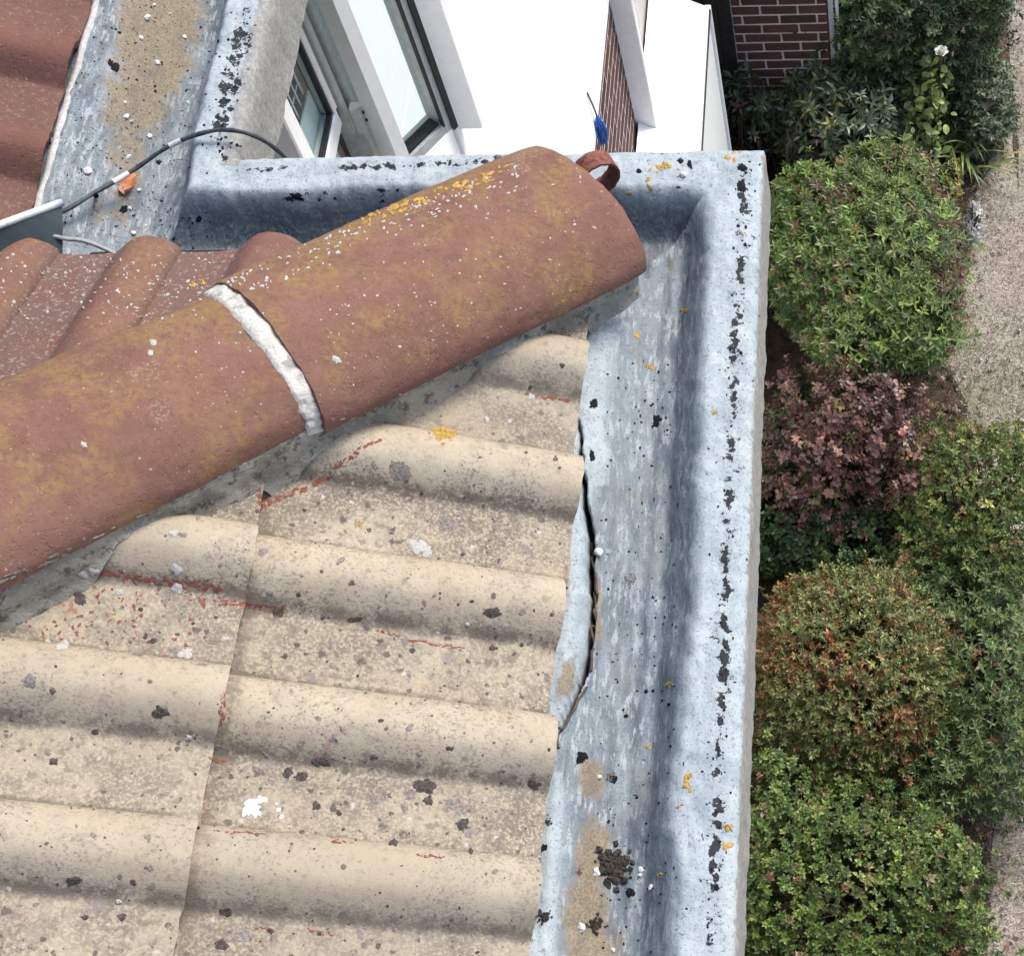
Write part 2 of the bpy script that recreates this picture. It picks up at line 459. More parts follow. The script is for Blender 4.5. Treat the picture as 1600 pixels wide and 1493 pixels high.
CABLEG = plain('grey_cable', (.30, .30, .30), .6, 90, .2, .3)
CONC = plain('rough_concrete', (.40, .385, .36), .92, 120, .25, .8)
BITUMEN = plain('black_bitumen_stain', (.007, .007, .009), .95, 160, .4, .5)
LBLACK = plain('black_lichen', (.072, .060, .053), .95, 260, .45, .9)
LBROWN = plain('brown_lichen', (.125, .102, .085), .95, 240, .35, .9)
LDROP = plain('white_dropping', (.70, .69, .67), .9, 200, .1, .5)
LGREY = plain('grey_lichen', (.23, .20, .175), .95, 260, .35, .9)
LWHITE = plain('white_lichen', (.40, .39, .365), .95, 220, .12, .9)
LYELLOW = plain('orange_lichen', (.42, .265, .055), .95, 200, .3, .9)
LPALEY = plain('pale_ochre_lichen', (.56, .42, .18), .95, 200, .3, .9)
LRED = plain('bare_terracotta', (.22, .075, .05), .92, 200, .3, .7)
MOSS = plain('dark_dry_moss', (.05, .042, .033), .98, 160, .5, 1.0)
CHIP = plain('white_stone_chip', (.58, .57, .55), .8, 90, .1, .4)
LEAFBROWN = plain('dry_orange_leaf', (.50, .20, .075), .7, 60, .3, .3)
BLUE = plain('blue_rope', (.045, .16, .50), .8, 120, .3, .5)
STRIP = plain('pale_edge_mortar', (.46, .45, .44), .9, 120, .18, .6)
WOODY = plain('shrub_twig', (.10, .07, .05), .9, 60, .3, .4)
CURTAIN = plain('pale_blind', (.55, .63, .64), .8, 40, .05, .1)
ROOMDARK = plain('dark_room', (.03, .035, .035), .9, 20, .2, .1)

# ------------------------------------------------------------------ dimensions (metres)
PT = ZC - 2.1                       # top of the gutter kerb
XO, YO, XL = -0.216, 1.775, -1.06   # outer edges: right kerb, rear kerb, wing kerb
XE, YE, XLE = -0.475, 1.615, -1.354 # eaves: cream slope, red slope, wing slope
TP = R(24.5); CT, ST, TT = math.cos(TP), math.sin(TP), math.tan(TP)
TW, TL = 0.193, 0.40                # tile module and exposed length

# ------------------------------------------------------------------ ground
g = 400.0
gv = [(-g, -g, 0), (g, -g, 0), (g, g, 0), (-g, g, 0)]
ground = tag(mesh('lawn', gv, [(0, 1, 2, 3)], GROUND), 'dry straw coloured lawn beyond the shrub bed', kind='structure')
ys = np.linspace(-3, 10.5, 120)
edge = np.interp(ys, [-3, 1.5, 2.2, 3.0, 4.2, 5.0, 5.8, 6.5, 7.4, 8.5, 10.5], [.42, .42, .38, .50, .62, .45, .22, .38, .62, .78, .8]) + .04 * fbm(np.stack([ys * 3, ys * 0, ys * 0], -1), 3)
sv = np.vstack([np.stack([np.full_like(ys, -1.28), ys, np.full_like(ys, .004)], -1), np.stack([edge - .12, ys, np.full_like(ys, .03)], -1), np.stack([edge, ys, np.full_like(ys, .004)], -1)])
n_ = len(ys)
soil = tag(mesh('flower_bed', sv, [(i + k * n_, i + (k + 1) * n_, i + 1 + (k + 1) * n_, i + 1 + k * n_) for k in range(2) for i in range(n_ - 1)], SOIL), 'dark soil bed under the shrubs', kind='structure')

# ------------------------------------------------------------------ house
house = tag(empty('house', (-1.6, 1.0, 0)), 'house with cream and red tiled roof, bluish gutter and white window', 'house')
def H(o): return adopt(o, house)

def prof(t):
    t = np.asarray(t, float)
    q = np.clip((t - .098) / (TW + .008 - .098), 0, 1)
    up = np.sin(np.pi * np.clip(q, 0, .5)) ** 1.1
    dn = np.sin(np.pi * np.clip(q, .5, 1)) ** .62
    z = np.where(q < .5, up, dn) * .037
    z = z + .0035 * (q >= 1) + .0035 * np.clip((q - .5) * 2, 0, 1)
    return z - .002 * np.sin(np.pi * np.clip(t / .092, 0, 1))
def tile_obj(slope, y0, s0, seed, cut, mat, parent, axes):
    E_, A_, U_, N_ = axes      # eave point, across axis, up-slope axis, normal
    nt, ns = 30, 15
    t = np.concatenate([[0, .004, .009], np.linspace(.018, .086, 5), np.linspace(.092, .122, 8), np.linspace(.128, TW + .008, nt - 16)])
    s = np.concatenate([np.linspace(0, TL - .05, ns - 6), [TL - .032, TL - .018, TL - .006, TL, TL + .02, TL + .05]])
    Tg, Sg = np.meshgrid(t, s)
    sh = rng.normal(0, .0025); tw = rng.normal(0, .004); ls = rng.normal(0, .003)
    wob = fbm(np.stack([Tg * 14 + seed * 3.1, Sg * 9, Sg * 0], -1), 5, 3) * .0016
    rag = fbm(np.stack([Tg * 60 + seed * 7, Tg * 0, Tg * 0], -1), 9, 3) * .0022
    z = prof(Tg) * (.78 if slope == 2 else 1.0) + .027 * (1 - Sg / TL) + wob + (Tg - .1) * tw * .3
    z[0] -= .0025                                        # worn arris at the lower edge
    Sx = Sg + s0 + ls + np.where(Sg < .001, rag, 0)
    base = np.asarray(E_) + (Tg + y0 + sh * .4)[..., None] * A_ + Sx[..., None] * U_
    top = base + z[..., None] * N_
    bot = base + (z - .013)[..., None] * N_
    V = np.vstack([top.reshape(-1, 3), bot.reshape(-1, 3)])
    F = grid_faces(ns, nt); n0 = ns * nt
    F2 = F[:, ::-1] + n0
    rim = []
    for i in range(nt - 1):
        rim.append((i, i + n0, i + 1 + n0, i + 1)); a = (ns - 1) * nt + i; rim.append((a, a + 1, a + 1 + n0, a + n0))
    for j in range(ns - 1):
        rim.append((j * nt, (j + 1) * nt, (j + 1) * nt + n0, j * nt + n0)); a = j * nt + nt - 1; rim.append((a, a + n0, a + nt + n0, a + nt))
    F = np.vstack([F, F2, np.array(rim)])
    pan = 1 - np.clip(prof(Tg) / .03, 0, 1)
    pan = np.concatenate([pan.ravel()] * 2)
    dirt_shade = np.exp(-((Tg - .104) / .011) ** 2) + .75 * np.exp(-((TL - Sg) / .020) ** 2) * (Sg < TL + .01) + 1.1 * np.exp(-((Tg - .009) / .005) ** 2)  # roll-base grime, shade painted below the overlapping edge, dark side-joint line
    dirt_shade = np.concatenate([dirt_shade.ravel()] * 2)
    bm = bmesh.new()
    bm.verts.layers.float.new('pan'); bm.verts.layers.float.new('crest'); bm.verts.layers.float.new('dirt_shade')
    la = bm.verts.layers.float['pan']; lc = bm.verts.layers.float['crest']; ld = bm.verts.layers.float['dirt_shade']
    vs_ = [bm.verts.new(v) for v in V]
    for v, p, d_ in zip(vs_, pan, dirt_shade): v[la] = p; v[lc] = (1 - p) * .5; v[ld] = d_
    for f in F:
        bm.faces.new([vs_[k] for k in f])
    for co, no in cut:
        bmesh.ops.bisect_plane(bm, geom=bm.verts[:] + bm.edges[:] + bm.faces[:], plane_co=co, plane_no=no, clear_outer=True)
    if len(bm.faces) < 10: bm.free(); return None
    bmesh.ops.recalc_face_normals(bm, faces=bm.faces)
    me = bpy.data.meshes.new('roof_tile'); bm.to_mesh(me); bm.free()
    for p in me.polygons: p.use_smooth = True
    me.set_sharp_from_angle(angle=R(50))
    me.materials.append(mat)
    return adopt(link(bpy.data.objects.new('roof_tile', me), None), parent)
HIPC = Vector((XE, YE, PT)); HIPN = Vector((1, -1, 0)).normalized()
VALC = Vector((XLE, YE, PT))
AX1 = ((XE, 0, PT), np.array([0, 1, 0.]), np.array([-CT, 0, ST]), np.array([ST, 0, CT]))
AX2 = ((0, YE - .05, PT - .006), np.array([1, 0, 0.]), np.array([0, -CT, ST]), np.array([0, ST, CT]))
AX3 = ((XLE, 0, PT), np.array([0, 1, 0.]), np.array([-CT, 0, ST]), np.array([ST, 0, CT]))
def deck(name, pts, label):
    o = mesh(name, pts, [tuple(range(len(pts)))], DARKWOOD)
    o['label'] = label
    return H(o)
def onp1(x, y, off=-.035): return (x, y, PT + (XE - x) * TT + off)
def onp2(x, y, off=-.035): return (x, y, PT + (YE - y) * TT + off)
def onp3(x, y, off=-.035): return (x, y, PT + (XLE - x) * TT + off)
d1 = deck('roof_slope', [onp1(XE, -2.5), onp1(XE, YE), onp1(XE - 4.1, YE - 4.1), onp1(XE - 4.1, -2.5)], 'cream coated tiled slope below the hip')
d2 = deck('roof_slope', [onp2(XE, YE), onp2(XLE, YE), onp2(XLE - 4, YE - 4), onp2(XE - 4, YE - 4)], 'red tiled slope behind the hip')
d3 = deck('roof_slope', [onp3(XLE, YE), onp3(XLE, 6), onp3(XLE - 4, 6), onp3(XLE - 4, YE - 4)], 'dusky red tiled slope of the rear wing')
k = 0
cut1 = [(HIPC, -HIPN)]
for c in range(3):
    for j in range(-7, 5):
        k += 1; y0 = .804 + TW * j
        if y0 > YE - c * TL * CT: continue
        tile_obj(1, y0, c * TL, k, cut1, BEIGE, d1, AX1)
cut2 = [(HIPC, HIPN), (VALC, -HIPN)]
for c in range(3):
    for j in range(-7, 5):
        k += 1; x0 = -1.112 + .19 * j
        tile_obj(2, x0, c * TL, k, cut2, SLOPERED, d2, AX2)
cut3 = [(VALC, HIPN)]
ph3 = atz(128, 84, PT)[1] - TW - .008
for c in range(3):
    for j in range(-8, 5):
        k += 1; y0 = ph3 + TW * j
        tile_obj(3, y0, c * TL + .010, k, cut3, WINGRED, d3, AX3)
def surf1(x, y):
    s = (XE - x) / CT
    return PT + (XE - x) * TT + (prof((y - .804) % TW) + .027 * (1 - (s % TL) / TL)) / CT
def surf2(x, y):
    s = (YE - y) / CT
    return PT + (YE - y) * TT + (prof((x + 1.112) % .19) + .027 * (1 - (s % TL) / TL)) / CT

# ---- gutter: one trough of coated concrete that turns round the corner
hx = (XO - XL) / 245
nx0 = 245 + int(.33 / hx); gx = XO - hx * np.arange(nx0)
gy = np.concatenate([YO - hx * np.arange(0, int((YO + .5) / hx))[::-1], YO + hx * np.arange(1, int(1.0 / hx))])
GX, GY = np.meshgrid(gx, gy, indexing='ij')
er = XO - GX
eb = YO - GY; el = XL - GX
ec = np.where(GX > XL + 1e-6, eb, np.where(GY > YO + 1e-6, el, np.maximum(eb, el)))
kq = .030; hq = np.clip(.5 + .5 * (er - ec) / kq, 0, 1)
e1 = er * (1 - hq) + ec * hq - kq * hq * (1 - hq)
e1 = np.where(np.minimum(er, ec) < .03, np.minimum(er, ec), np.maximum(e1, .03))
wobx = fbm(np.stack([GX * 7, GY * 7, GX * 0], -1), 21, 4) * .013
e = e1 + wobx * np.clip(e1 / .03, 0, 1)
right = er < ec
kw = np.where(right, .066, .066)
zz = np.interp(e, [-.01, 0, .005, .014, .028, .06], [-.016, -.013, -.0055, -.001, .0005, .0015])
fdep = np.where(right, .068, .088)
sl_ = np.clip((e - kw) / np.where(right, .072, .058), 0, 1)
sl_ = sl_ * sl_ * (3 - 2 * sl_)
zz = zz - fdep * sl_
# floor rises towards the eaves
rise = np.where(right, np.clip((GX - (XE - .06)) / .13, 0, 1), 1.0)
rr = np.where(right & (GY < YE - .05), np.clip((-.375 - GX) / .10, 0, 1), 0)
zz = zz + .052 * rr * rr * (3 - 2 * rr)
lf = np.where((GX < XL - .02) & (GY > 1.58), np.clip((-1.20 - GX) / .14, 0, 1), 0)
zz = zz + .098 * lf * lf * (3 - 2 * lf)
zz = zz + fbm(np.stack([GX * 16, GY * 11, GX * 0], -1), 31, 4) * .0048 + fbm(np.stack([GX * 75, GY * 60, GX * 0], -1), 41, 3) * .0015
zz = zz + np.where(right, 1, 0) * .0022 * np.sin(GX * 190) * np.clip(sl_, 0, 1) * (vnoise(np.stack([GX * 9, GY * 2.5, GX * 0], -1), 8) > -.2)
worn = np.clip((e - kw + .002) / .040, 0, 1)
uu, vv = project(np.stack([GX, GY, PT + zz], -1))
# pale lap of coating along the eave, split open where it has lifted
crk = np.array([(903, 652, 3), (907, 720, 7), (914, 790, 9), (921, 850, 12), (926, 930, 9), (923, 1000, 9), (907, 1065, 11), (884, 1115, 9), (858, 1168, 4)], float)
cx_ = np.interp(vv, crk[:, 1], crk[:, 0]); cw_ = np.interp(vv, crk[:, 1], crk[:, 2], left=0, right=0)
cx_ = cx_ + 3.0 * vnoise(np.stack([vv * .06, vv * 0, vv * 0], -1), 3)
inr = right & (vv > 648) & (vv < 1172)
dcr = np.abs(uu - cx_)
gro = np.where(inr, np.clip(1.15 - dcr / np.maximum(cw_ * .62, 1e-3), 0, 1), 0)
zz = zz - .034 * np.clip(gro * 1.4, 0, 1)
lip = np.where(inr, np.exp(-((uu - cx_ - cw_ * .9 - 2) / 4.5) ** 2), 0) * np.clip(cw_ / 8, 0, 1)
zz = zz + .006 * lip
flap = np.where(inr & (uu < cx_ - cw_ * .4), 1.0, 0)
zz = zz + .010 * flap * np.clip((cx_ - uu) / 30, 0, 1)
lapw = np.interp(vv, [540, 900, 1170, 1240, 1330, 1493], [42, 40, 10, 55, 60, 60])
lapx = np.interp(vv, [540, 640, 850, 930, 1050, 1140, 1240, 1330, 1493], [915, 905, 890, 880, 862, 850, 838, 828, 815])
lap = np.where(right & (vv > 520), np.clip(1.35 - (uu - lapx) / lapw, 0, 1), 0)
worn = worn * (1 - .95 * np.clip(lap, 0, 1)) * (1 - flap)
worn = np.where(right, worn * (1 - .35 * (vv < 760) * (e > .15)), worn)
sand = np.zeros_like(uu)
def sandpatch(px, py, a, b, ang=0, amp=1.0):
    global sand
    dx, dy = uu - px, vv - py; c, s = math.cos(ang), math.sin(ang)
    sand = np.maximum(sand, amp * np.exp(-(((dx * c + dy * s) / a) ** 2 + ((-dx * s + dy * c) / b) ** 2) ** 1.5))
for p in ((245, 60, 78, 130, .2, 1), (215, 150, 62, 85, .2, .9), (258, 20, 75, 80, .2, 1), (200, 240, 42, 75, 0, .7), (175, 330, 70, 60, 0, .5),
          (925, 1215, 26, 40, 0, .95), (925, 1340, 32, 70, .1, 1), (915, 1440, 42, 90, 0, 1), (920, 1480, 40, 60, 0, 1), (888, 1060, 14, 40, .3, .9),
          (936, 930, 8, 40, 0, .75), (935, 985, 9, 30, 0, .7), (1046, 410, 8, 18, 0, .6), (960, 1490, 25, 60, 0, .6)):
    sandpatch(*p)
bit = np.zeros_like(uu)
def blot(px, py, a, b, ang=0, amp=.8):
    global bit
    m_ = (np.abs(uu - px) < 40) & (np.abs(vv - py) < 40)
    dx, dy = uu[m_] - px, vv[m_] - py; c, s = math.cos(ang), math.sin(ang)
    bit[m_] = np.maximum(bit[m_], amp * np.exp(-((dx * c + dy * s) / a) ** 2 - ((-dx * s + dy * c) / b) ** 2))
kb = np.array([(250, 1163), (330, 1162), (420, 1156), (500, 1152), (545, 1142), (620, 1150), (720, 1141), (800, 1140), (880, 1133), (960, 1135), (1050, 1131), (1150, 1122), (1250, 1120), (1330, 1118), (1410, 1113)], float)
for a_, b_ in [(405, 440), (470, 540), (560, 568), (595, 625), (632, 650), (690, 730), (770, 795), (812, 830), (855, 890), (908, 930), (965, 985), (1000, 1065), (1085, 1130), (1160, 1180), (1195, 1215), (1250, 1290), (1310, 1335), (1350, 1385), (268, 282), (295, 330)]:
    y_ = a_
    while y_ < b_:
        x_ = np.interp(y_, kb[:, 0], kb[:, 1]) + rng.normal(0, 2.5)
        blot(x_, y_, rng.uniform(4, 10), rng.uniform(7, 15), rng.normal(0, .5), rng.uniform(.5, 1.05)); y_ += rng.uniform(5, 11)
for y_ in np.arange(255, 1480, 7): blot(np.interp(y_, kb[:, 0], kb[:, 1]) + rng.normal(0, 6), y_, 17, 15, 0, rng.uniform(.10, .52))
for i in range(60):
    y_ = 10 + 240 * rng.random(); x_ = np.interp(y_, [15, 60, 130, 200, 250], [388, 372, 355, 347, 340]) + rng.normal(0, 6)
    blot(x_, y_, rng.uniform(5, 12), rng.uniform(6, 13), rng.uniform(0, 3), rng.uniform(.5, .95) if 50 < y_ < 205 else rng.uniform(.25, .7))
for x_ in np.arange(372, 470, 9): blot(x_, np.interp(x_, [365, 470], [268, 262]) + rng.normal(0, 2), rng.uniform(6, 12), rng.uniform(4, 7), -.06, rng.uniform(.3, .85))
for x_ in np.arange(535, 805, 8): blot(x_, np.interp(x_, [535, 660, 805], [262, 259, 248]) + rng.normal(0, 1.8), rng.uniform(7, 12), rng.uniform(4.5, 7), -.05, rng.uniform(.4, .95))
for i in range(30): blot(rng.uniform(380, 640), rng.uniform(296, 322), rng.uniform(6, 18), rng.uniform(3, 8), -.15, rng.uniform(.2, .65))
for i in range(14): blot(rng.uniform(1000, 1090), rng.uniform(240, 300), rng.uniform(5, 9), rng.uniform(4, 8), 0, rng.uniform(.2, .6))
for x_, y_, a_, b_ in ((1063, 252, 6, 5), (1078, 258, 5, 7), (1160, 262, 9, 8), (1158, 290, 8, 12), (465, 308, 14, 8)): blot(x_, y_, a_, b_, 0, .95)
for x_ in np.arange(1012, 1065, 8): blot(x_, 238, 9, 5, 0, rng.uniform(.4, .7))
grit = np.where((GX < XL - .07) & (GY > 1.5), 1.0, .12)
grit = np.maximum(grit, np.where(right & (e > .14), .25, .1))
con = np.clip(.5 - (e1 - .002) / .012, 0, .55)
con = np.where((GX < XL + .01) & (GY > YO - .02), np.clip(1.0 - (e1 - .005) / .032, 0, 1), con)
keep = ~((GX > XL + 1e-5) & (GY > YO + 1e-5)) & ~((GX < -.53) & (GY < YE - .09)) & (e1 > -1e-5)
idx = -np.ones(GX.shape, int)
cell = keep[:-1, :-1] & keep[1:, :-1] & keep[:-1, 1:] & keep[1:, 1:]
use = np.zeros_like(keep); use[:-1, :-1] |= cell; use[1:, :-1] |= cell; use[:-1, 1:] |= cell; use[1:, 1:] |= cell
idx[use] = np.arange(use.sum())
V = np.stack([GX[use], GY[use], PT + zz[use]], -1)
ci, cj = np.nonzero(cell)
F = np.stack([idx[ci, cj], idx[ci, cj + 1], idx[ci + 1, cj + 1], idx[ci + 1, cj]], -1)
att = {n: a[use] for n, a in (('worn', worn), ('sand', sand), ('bare', con), ('crack', gro), ('grit', grit), ('bit', bit))}
# outer face
iL = 245; jB = int(np.argmin(np.abs(gy - YO)))
loop = [(0, j) for j in range(0, jB + 1)] + [(i, jB) for i in range(1, iL + 1)] + [(iL, j) for j in range(jB + 1, len(gy)) if use[iL, j]]
L0 = np.array([[gx[i], gy[j], 0] for i, j in loop])
outn = np.array([[1, 0, 0] if i == 0 else ([0, 1, 0] if j == jB else [1, 0, 0]) for i, j in loop], float)
rows = [-.018, -.034, -.055, -.08, -.105, -.125]
prev = np.array([idx[i, j] for i, j in loop]); cnt = len(V); Fs = [F]; Vs = [V]
for r_ in rows:
    P_ = L0 + outn * (.0015 + .003 * fbm(np.stack([L0[:, 0] * 30, L0[:, 1] * 30, np.full(len(L0), r_ * 30)], -1), 51, 3))[:, None]
    P_[:, 2] = PT + r_ - .010
    cur = np.arange(cnt, cnt + len(P_)); cnt += len(P_)
    Fs.append(np.stack([prev[:-1], cur[:-1], cur[1:], prev[1:]], -1)); Vs.append(P_); prev = cur
V = np.vstack(Vs); F = np.vstack(Fs); ex = len(V) - use.sum()
for n_k in att: att[n_k] = np.concatenate([att[n_k], np.full(ex, 1.0 if n_k == 'bare' else 0.0)])
gutter = H(mesh('gutter', V, F, GUT, None, True, att))
gutter['label'] = 'pale blue coated box gutter with flaking black stains'
zb = PT - .142
sof = bmesh.new()
box_bm(sof, (-.9, -2.5, zb - .004), (XO - .008, YO - .010, zb + .030))
box_bm(sof, (-1.5, YO - .5, zb - .002), (-.905, YO - .012, zb + .032))
box_bm(sof, (-1.7, YO - .3, zb - .006), (XL - .010, 6.0, zb + .028))
H(bm_obj('soffit', sof, CONC))
H(box('wall', (-3.8, -2.5, -.05), (-.62, 1.36, zb + .02), BRICKWALL))['label'] = 'brick house wall under the gutter'

# ---- hip ridge tiles
UH = np.array([1, 1, -TT]); UH /= np.linalg.norm(UH)
VH = np.array([1, -1, 0]) / math.sqrt(2)
WH = np.cross(VH, UH); WH *= np.sign(WH[2])
HC = np.array([XE, YE, PT]) + WH * .040
def hip_tile(sa, sb, a0, b0, a1, b1, seed, label):
    ns, nf = 56, 60
    s = np.linspace(sa, sb, ns); f = np.linspace(R(-3), R(183), nf)
    S, Fi = np.meshgrid(s, f, indexing='ij')
    q = (S - sa) / (sb - sa)
    a = a0 + (a1 - a0) * q; b = b0 + (b1 - b0) * q
    P0 = np.stack([S * 9, Fi * 2.2, S * 0 + seed], -1)
    d = fbm(P0, seed, 4) * .0022 + fbm(P0 * 6, seed + 9, 3) * .0007
    edge_ = np.where((np.abs(q - 1) < .004) | (q < .004), -.0016, 0)
    rag = np.where(q > .5, 1, -1) * np.clip(np.abs(q - .5) * 2 - .9, 0, 1) * fbm(np.stack([Fi * 7, Fi * 0, Fi * 0 + seed], -1), 4, 4) * .02
    def surf(off):
        return HC + (S + rag + .026 * np.clip(Fi / math.pi, 0, 1) ** 1.5 * (1 - q))[..., None] * UH + ((a + d + off) * np.cos(Fi))[..., None] * VH + ((b + d + off) * np.sin(Fi))[..., None] * WH
    top, bot = surf(edge_), surf(-.014)
    V = np.vstack([top.reshape(-1, 3), bot.reshape(-1, 3)]); n0 = ns * nf
    F = [grid_faces(ns, nf), grid_faces(ns, nf)[:, ::-1] + n0]
    rim = []
    for i in range(ns - 1):
        rim += [(i * nf, (i + 1) * nf, (i + 1) * nf + n0, i * nf + n0), (i * nf + nf - 1, i * nf + nf - 1 + n0, (i + 1) * nf + nf - 1 + n0, (i + 1) * nf + nf - 1)]
    for j in range(nf - 1):
        rim += [(j, j + n0, j + 1 + n0, j + 1), ((ns - 1) * nf + j, (ns - 1) * nf + j + 1, (ns - 1) * nf + j + 1 + n0, (ns - 1) * nf + j + n0)]
    crest = np.concatenate([np.clip((Fi.ravel() - R(40)) / R(90), 0, 1)] * 2)
    o = H(mesh('hip_tile', V, np.vstack(F + [np.array(rim)]), HIPRED, None, True, {'crest': crest}))
    o.data.set_sharp_from_angle(angle=R(50))
    o['label'] = label
    return o
SJ, SE = -.576, -.023
hip_tile(SJ, SE, .146, .088, .150, .085, 3, 'lowest red hip tile with ochre lichen, at the gutter corner')
hip_tile(SJ - .52, SJ + .03, .141, .083, .131, .074, 11, 'red hip tile above the pale mortar joint')
hip_tile(SJ - 1.1, SJ - .50, .146, .088, .138, .080, 19, 'uppermost red hip tile at the left edge')
# joint mortar: a rough collar on the upper tile against the end of the lower one
nf, nw = 90, 9
f = np.linspace(R(-6), R(172), nf); w = np.linspace(0, 1, nw)
Fi, Wi = np.meshgrid(f, w, indexing='ij')
wid = .024 + .003 * fbm(np.stack([f * 5, f * 0, f * 0], -1), 71, 4) + .005 * np.sin(np.clip(f, 0, 3))
S = SJ + .002 - Wi * wid[:, None] + .026 * np.clip(Fi / math.pi, 0, 1) ** 1.5
bul = np.interp(Wi, [0, .15, .6, .9, 1], [.0045, .0055, .0045, .002, -.003]) + fbm(np.stack([Fi * 11, Wi * 2, Fi * 0], -1), 73, 4) * .0026
aj = .1335 + bul; bj = .0762 + bul
V = HC + S[..., None] * UH + (aj * np.cos(Fi))[..., None] * VH + (bj * np.sin(Fi))[..., None] * WH
o = H(mesh('joint_mortar', V, grid_faces(nf, nw), WMORTAR, None, True)); o['label'] = 'pale mortar collar between two hip tiles'
# bedding mortar down to the tiles, cream side and red side
def bedding(side, fn, sb, label):
    ns, nr = 260, 10
    s = np.linspace(-1.68, sb, ns); r = np.linspace(0, 1, nr)
    jn = np.stack([s * 14, s * 0, s * 0 + side * 5], -1)
    foot = .130 + .007 * fbm(jn, 81, 4)
    V = []
    for i in range(ns):
        ax = HC + s[i] * UH
        t_ = ax + VH * side * .126 + WH * .016
        b_ = ax + VH * side * (foot[i])
        b_[2] = (fn(b_[0], b_[1]) if b_[0] < XE and b_[1] < YE else PT - .008) - .004
        tz = max(t_[2], b_[2] + .01)
        for q in r:
            p = t_ * (1 - q) + b_ * q
            p[2] = tz * (1 - q) + b_[2] * q
            bl = math.sin(math.pi * q) * .007 + (q > .8) * (q - .8) * .05
            p = p + VH * side * bl
            V.append(p)
    V = np.array(V); V = V + (fbm(V * 55, 83, 4) * .0034)[:, None] * (VH * side)
    n0 = len(V)
    o = H(mesh('bedding_mortar', V, grid_faces(ns, nr), MORTAR, None, True)); o['label'] = label
    return o
bedding(1, surf1, SE - .012, 'grey bedding mortar under the hip tiles, cream side')
bedding(-1, surf2, SE - .02, 'grey bedding mortar under the hip tiles, red side')
# mortar plug at the open end of the hip
nf2 = 22
f = np.linspace(0, math.pi, nf2)
V = [HC + UH * (SE - .10) + VH * .118 * math.cos(a) + WH * (.070 * math.sin(a)) for a in f]
V += [np.array([p[0], p[1], PT - .03]) for p in V]
V = np.array(V) + (fbm(np.array(V) * 40, 5, 3) * .006)[:, None] * UH
H(mesh('bedding_mortar', V, [(i, i + 1, i + 1 + nf2, i + nf2) for i in range(nf2 - 1)], MORTAR, None, True))
# hip iron: flat strap curled up at the foot of the hip
st0 = HC + UH * (SE - .05) - VH * .05 + WH * .018
cR = .034
path = [(-.11, -cR - .006), (-.06, -cR - .002), (-.02, -cR)]
for a in np.linspace(-90, 172, 28): path.append((cR * math.cos(R(a)), cR * math.sin(R(a))))
zd = np.array([0, 0, 1.0]); uh = np.array([.86, .51, 0]); ah = np.array([.51, -.86, 0])
base = atz(931, 272, PT + .058)
Vp = []
pa = np.array(path); tg = np.gradient(pa, axis=0); tg /= np.linalg.norm(tg, axis=1)[:, None]; nm = np.stack([-tg[:, 1], tg[:, 0]], -1)
for i in range(len(pa)):
    for sgn, th in ((-1, 0), (1, 0), (1, .0035), (-1, .0035)):
        q = pa[i] + nm[i] * th
        Vp.append(base + uh * q[0] + zd * q[1] + ah * sgn * (.0155 + .0008 * math.sin(i * 2.1)))
Fq = grid_faces(len(pa), 4, wrap=True)
capF = np.array([[0, 1, 2, 3], [len(Vp) - 1, len(Vp) - 2, len(Vp) - 3, len(Vp) - 4]])
o = H(mesh('hip_iron', Vp, np.vstack([Fq, capF]), RUST)); o['label'] = 'rusty curled hip iron strap'
o.data.set_sharp_from_angle(angle=R(40)); 

# pale edge strip along the eave of the wing slope
ysn = np.linspace(1.62, 2.75, 120)
es = np.array([(XLE - .004, PT + .008), (XLE - .001, PT + .016), (XLE + .007, PT + .015), (XLE + .010, PT - .05)])
V = np.array([[x + .0018 * float(vnoise(np.array([[y * 40, i, 0]]), 2)[0]), y, z + .0012 * float(vnoise(np.array([[y * 25, i + 5, 0]]), 3)[0])] for y in ysn for i, (x, z) in enumerate(es)])
H(mesh('eave_strip', V, grid_faces(120, 4), STRIP, None, True))['label'] = 'pale mortar strip along the wing eave'

# ---- rear wing wall, cladding, window
XW = -1.30
zclad = float(atx(940, 75, XW)[2]); zroof = float(atx(990, 225, XW)[2]); 
zs = float(atx(525, 178, XW)[2]); ys1 = float(atx(525, 178, XW)[1])
wbm = bmesh.new()
box_bm(wbm, (-3.5, 2.0, -.05), (XW + .001, 8.2, zs - .42)); box_bm(wbm, (-3.5, ys1 + .18, zs - .419), (XW, 8.19, zb - .006))
wall = H(bm_obj('wall', wbm, JOINT))
wall['label'] = 'brick wall of the rear wing below the white cladding'
def brick_mesh(size, seed):
    bm = bmesh.new(); box_bm(bm, (-size[0] / 2, -size[1] / 2, -size[2] / 2), (size[0] / 2, size[1] / 2, size[2] / 2), .003 if seed < 9 else .0008, .0012 if seed < 9 else 0)
    me = bpy.data.meshes.new('brick'); bmesh.ops.recalc_face_normals(bm, faces=bm.faces); bm.to_mesh(me); bm.free(); me.materials.append(BRICK); return me
bmx = [brick_mesh((.04, .209, .060), 9)]
bmy = [brick_mesh((.206, .04, .060), i) for i in range(4)]
def brick_at(me, p, parent, rotz=0.0):
    o = link(bpy.data.objects.new('brick', me)); o.location = p; o.rotation_euler = (0, 0, rotz); return adopt2(o, parent)
def adopt2(o, parent):
    o.parent = parent
    if parent.parent is not house: o.matrix_parent_inverse = Matrix.Translation(-Vector(parent.location))
    return o
nb = 0
zrow = zclad + .03
while zrow > zroof - .25:
    for q in range(-12, 5):
        yy = 4.9 + q * .22 + (.11 if nb % 2 else 0)
        if yy > 2.1: brick_at(random.choice(bmx), (XW - .0176, yy, zrow), wall)
    zrow -= .075; nb += 1
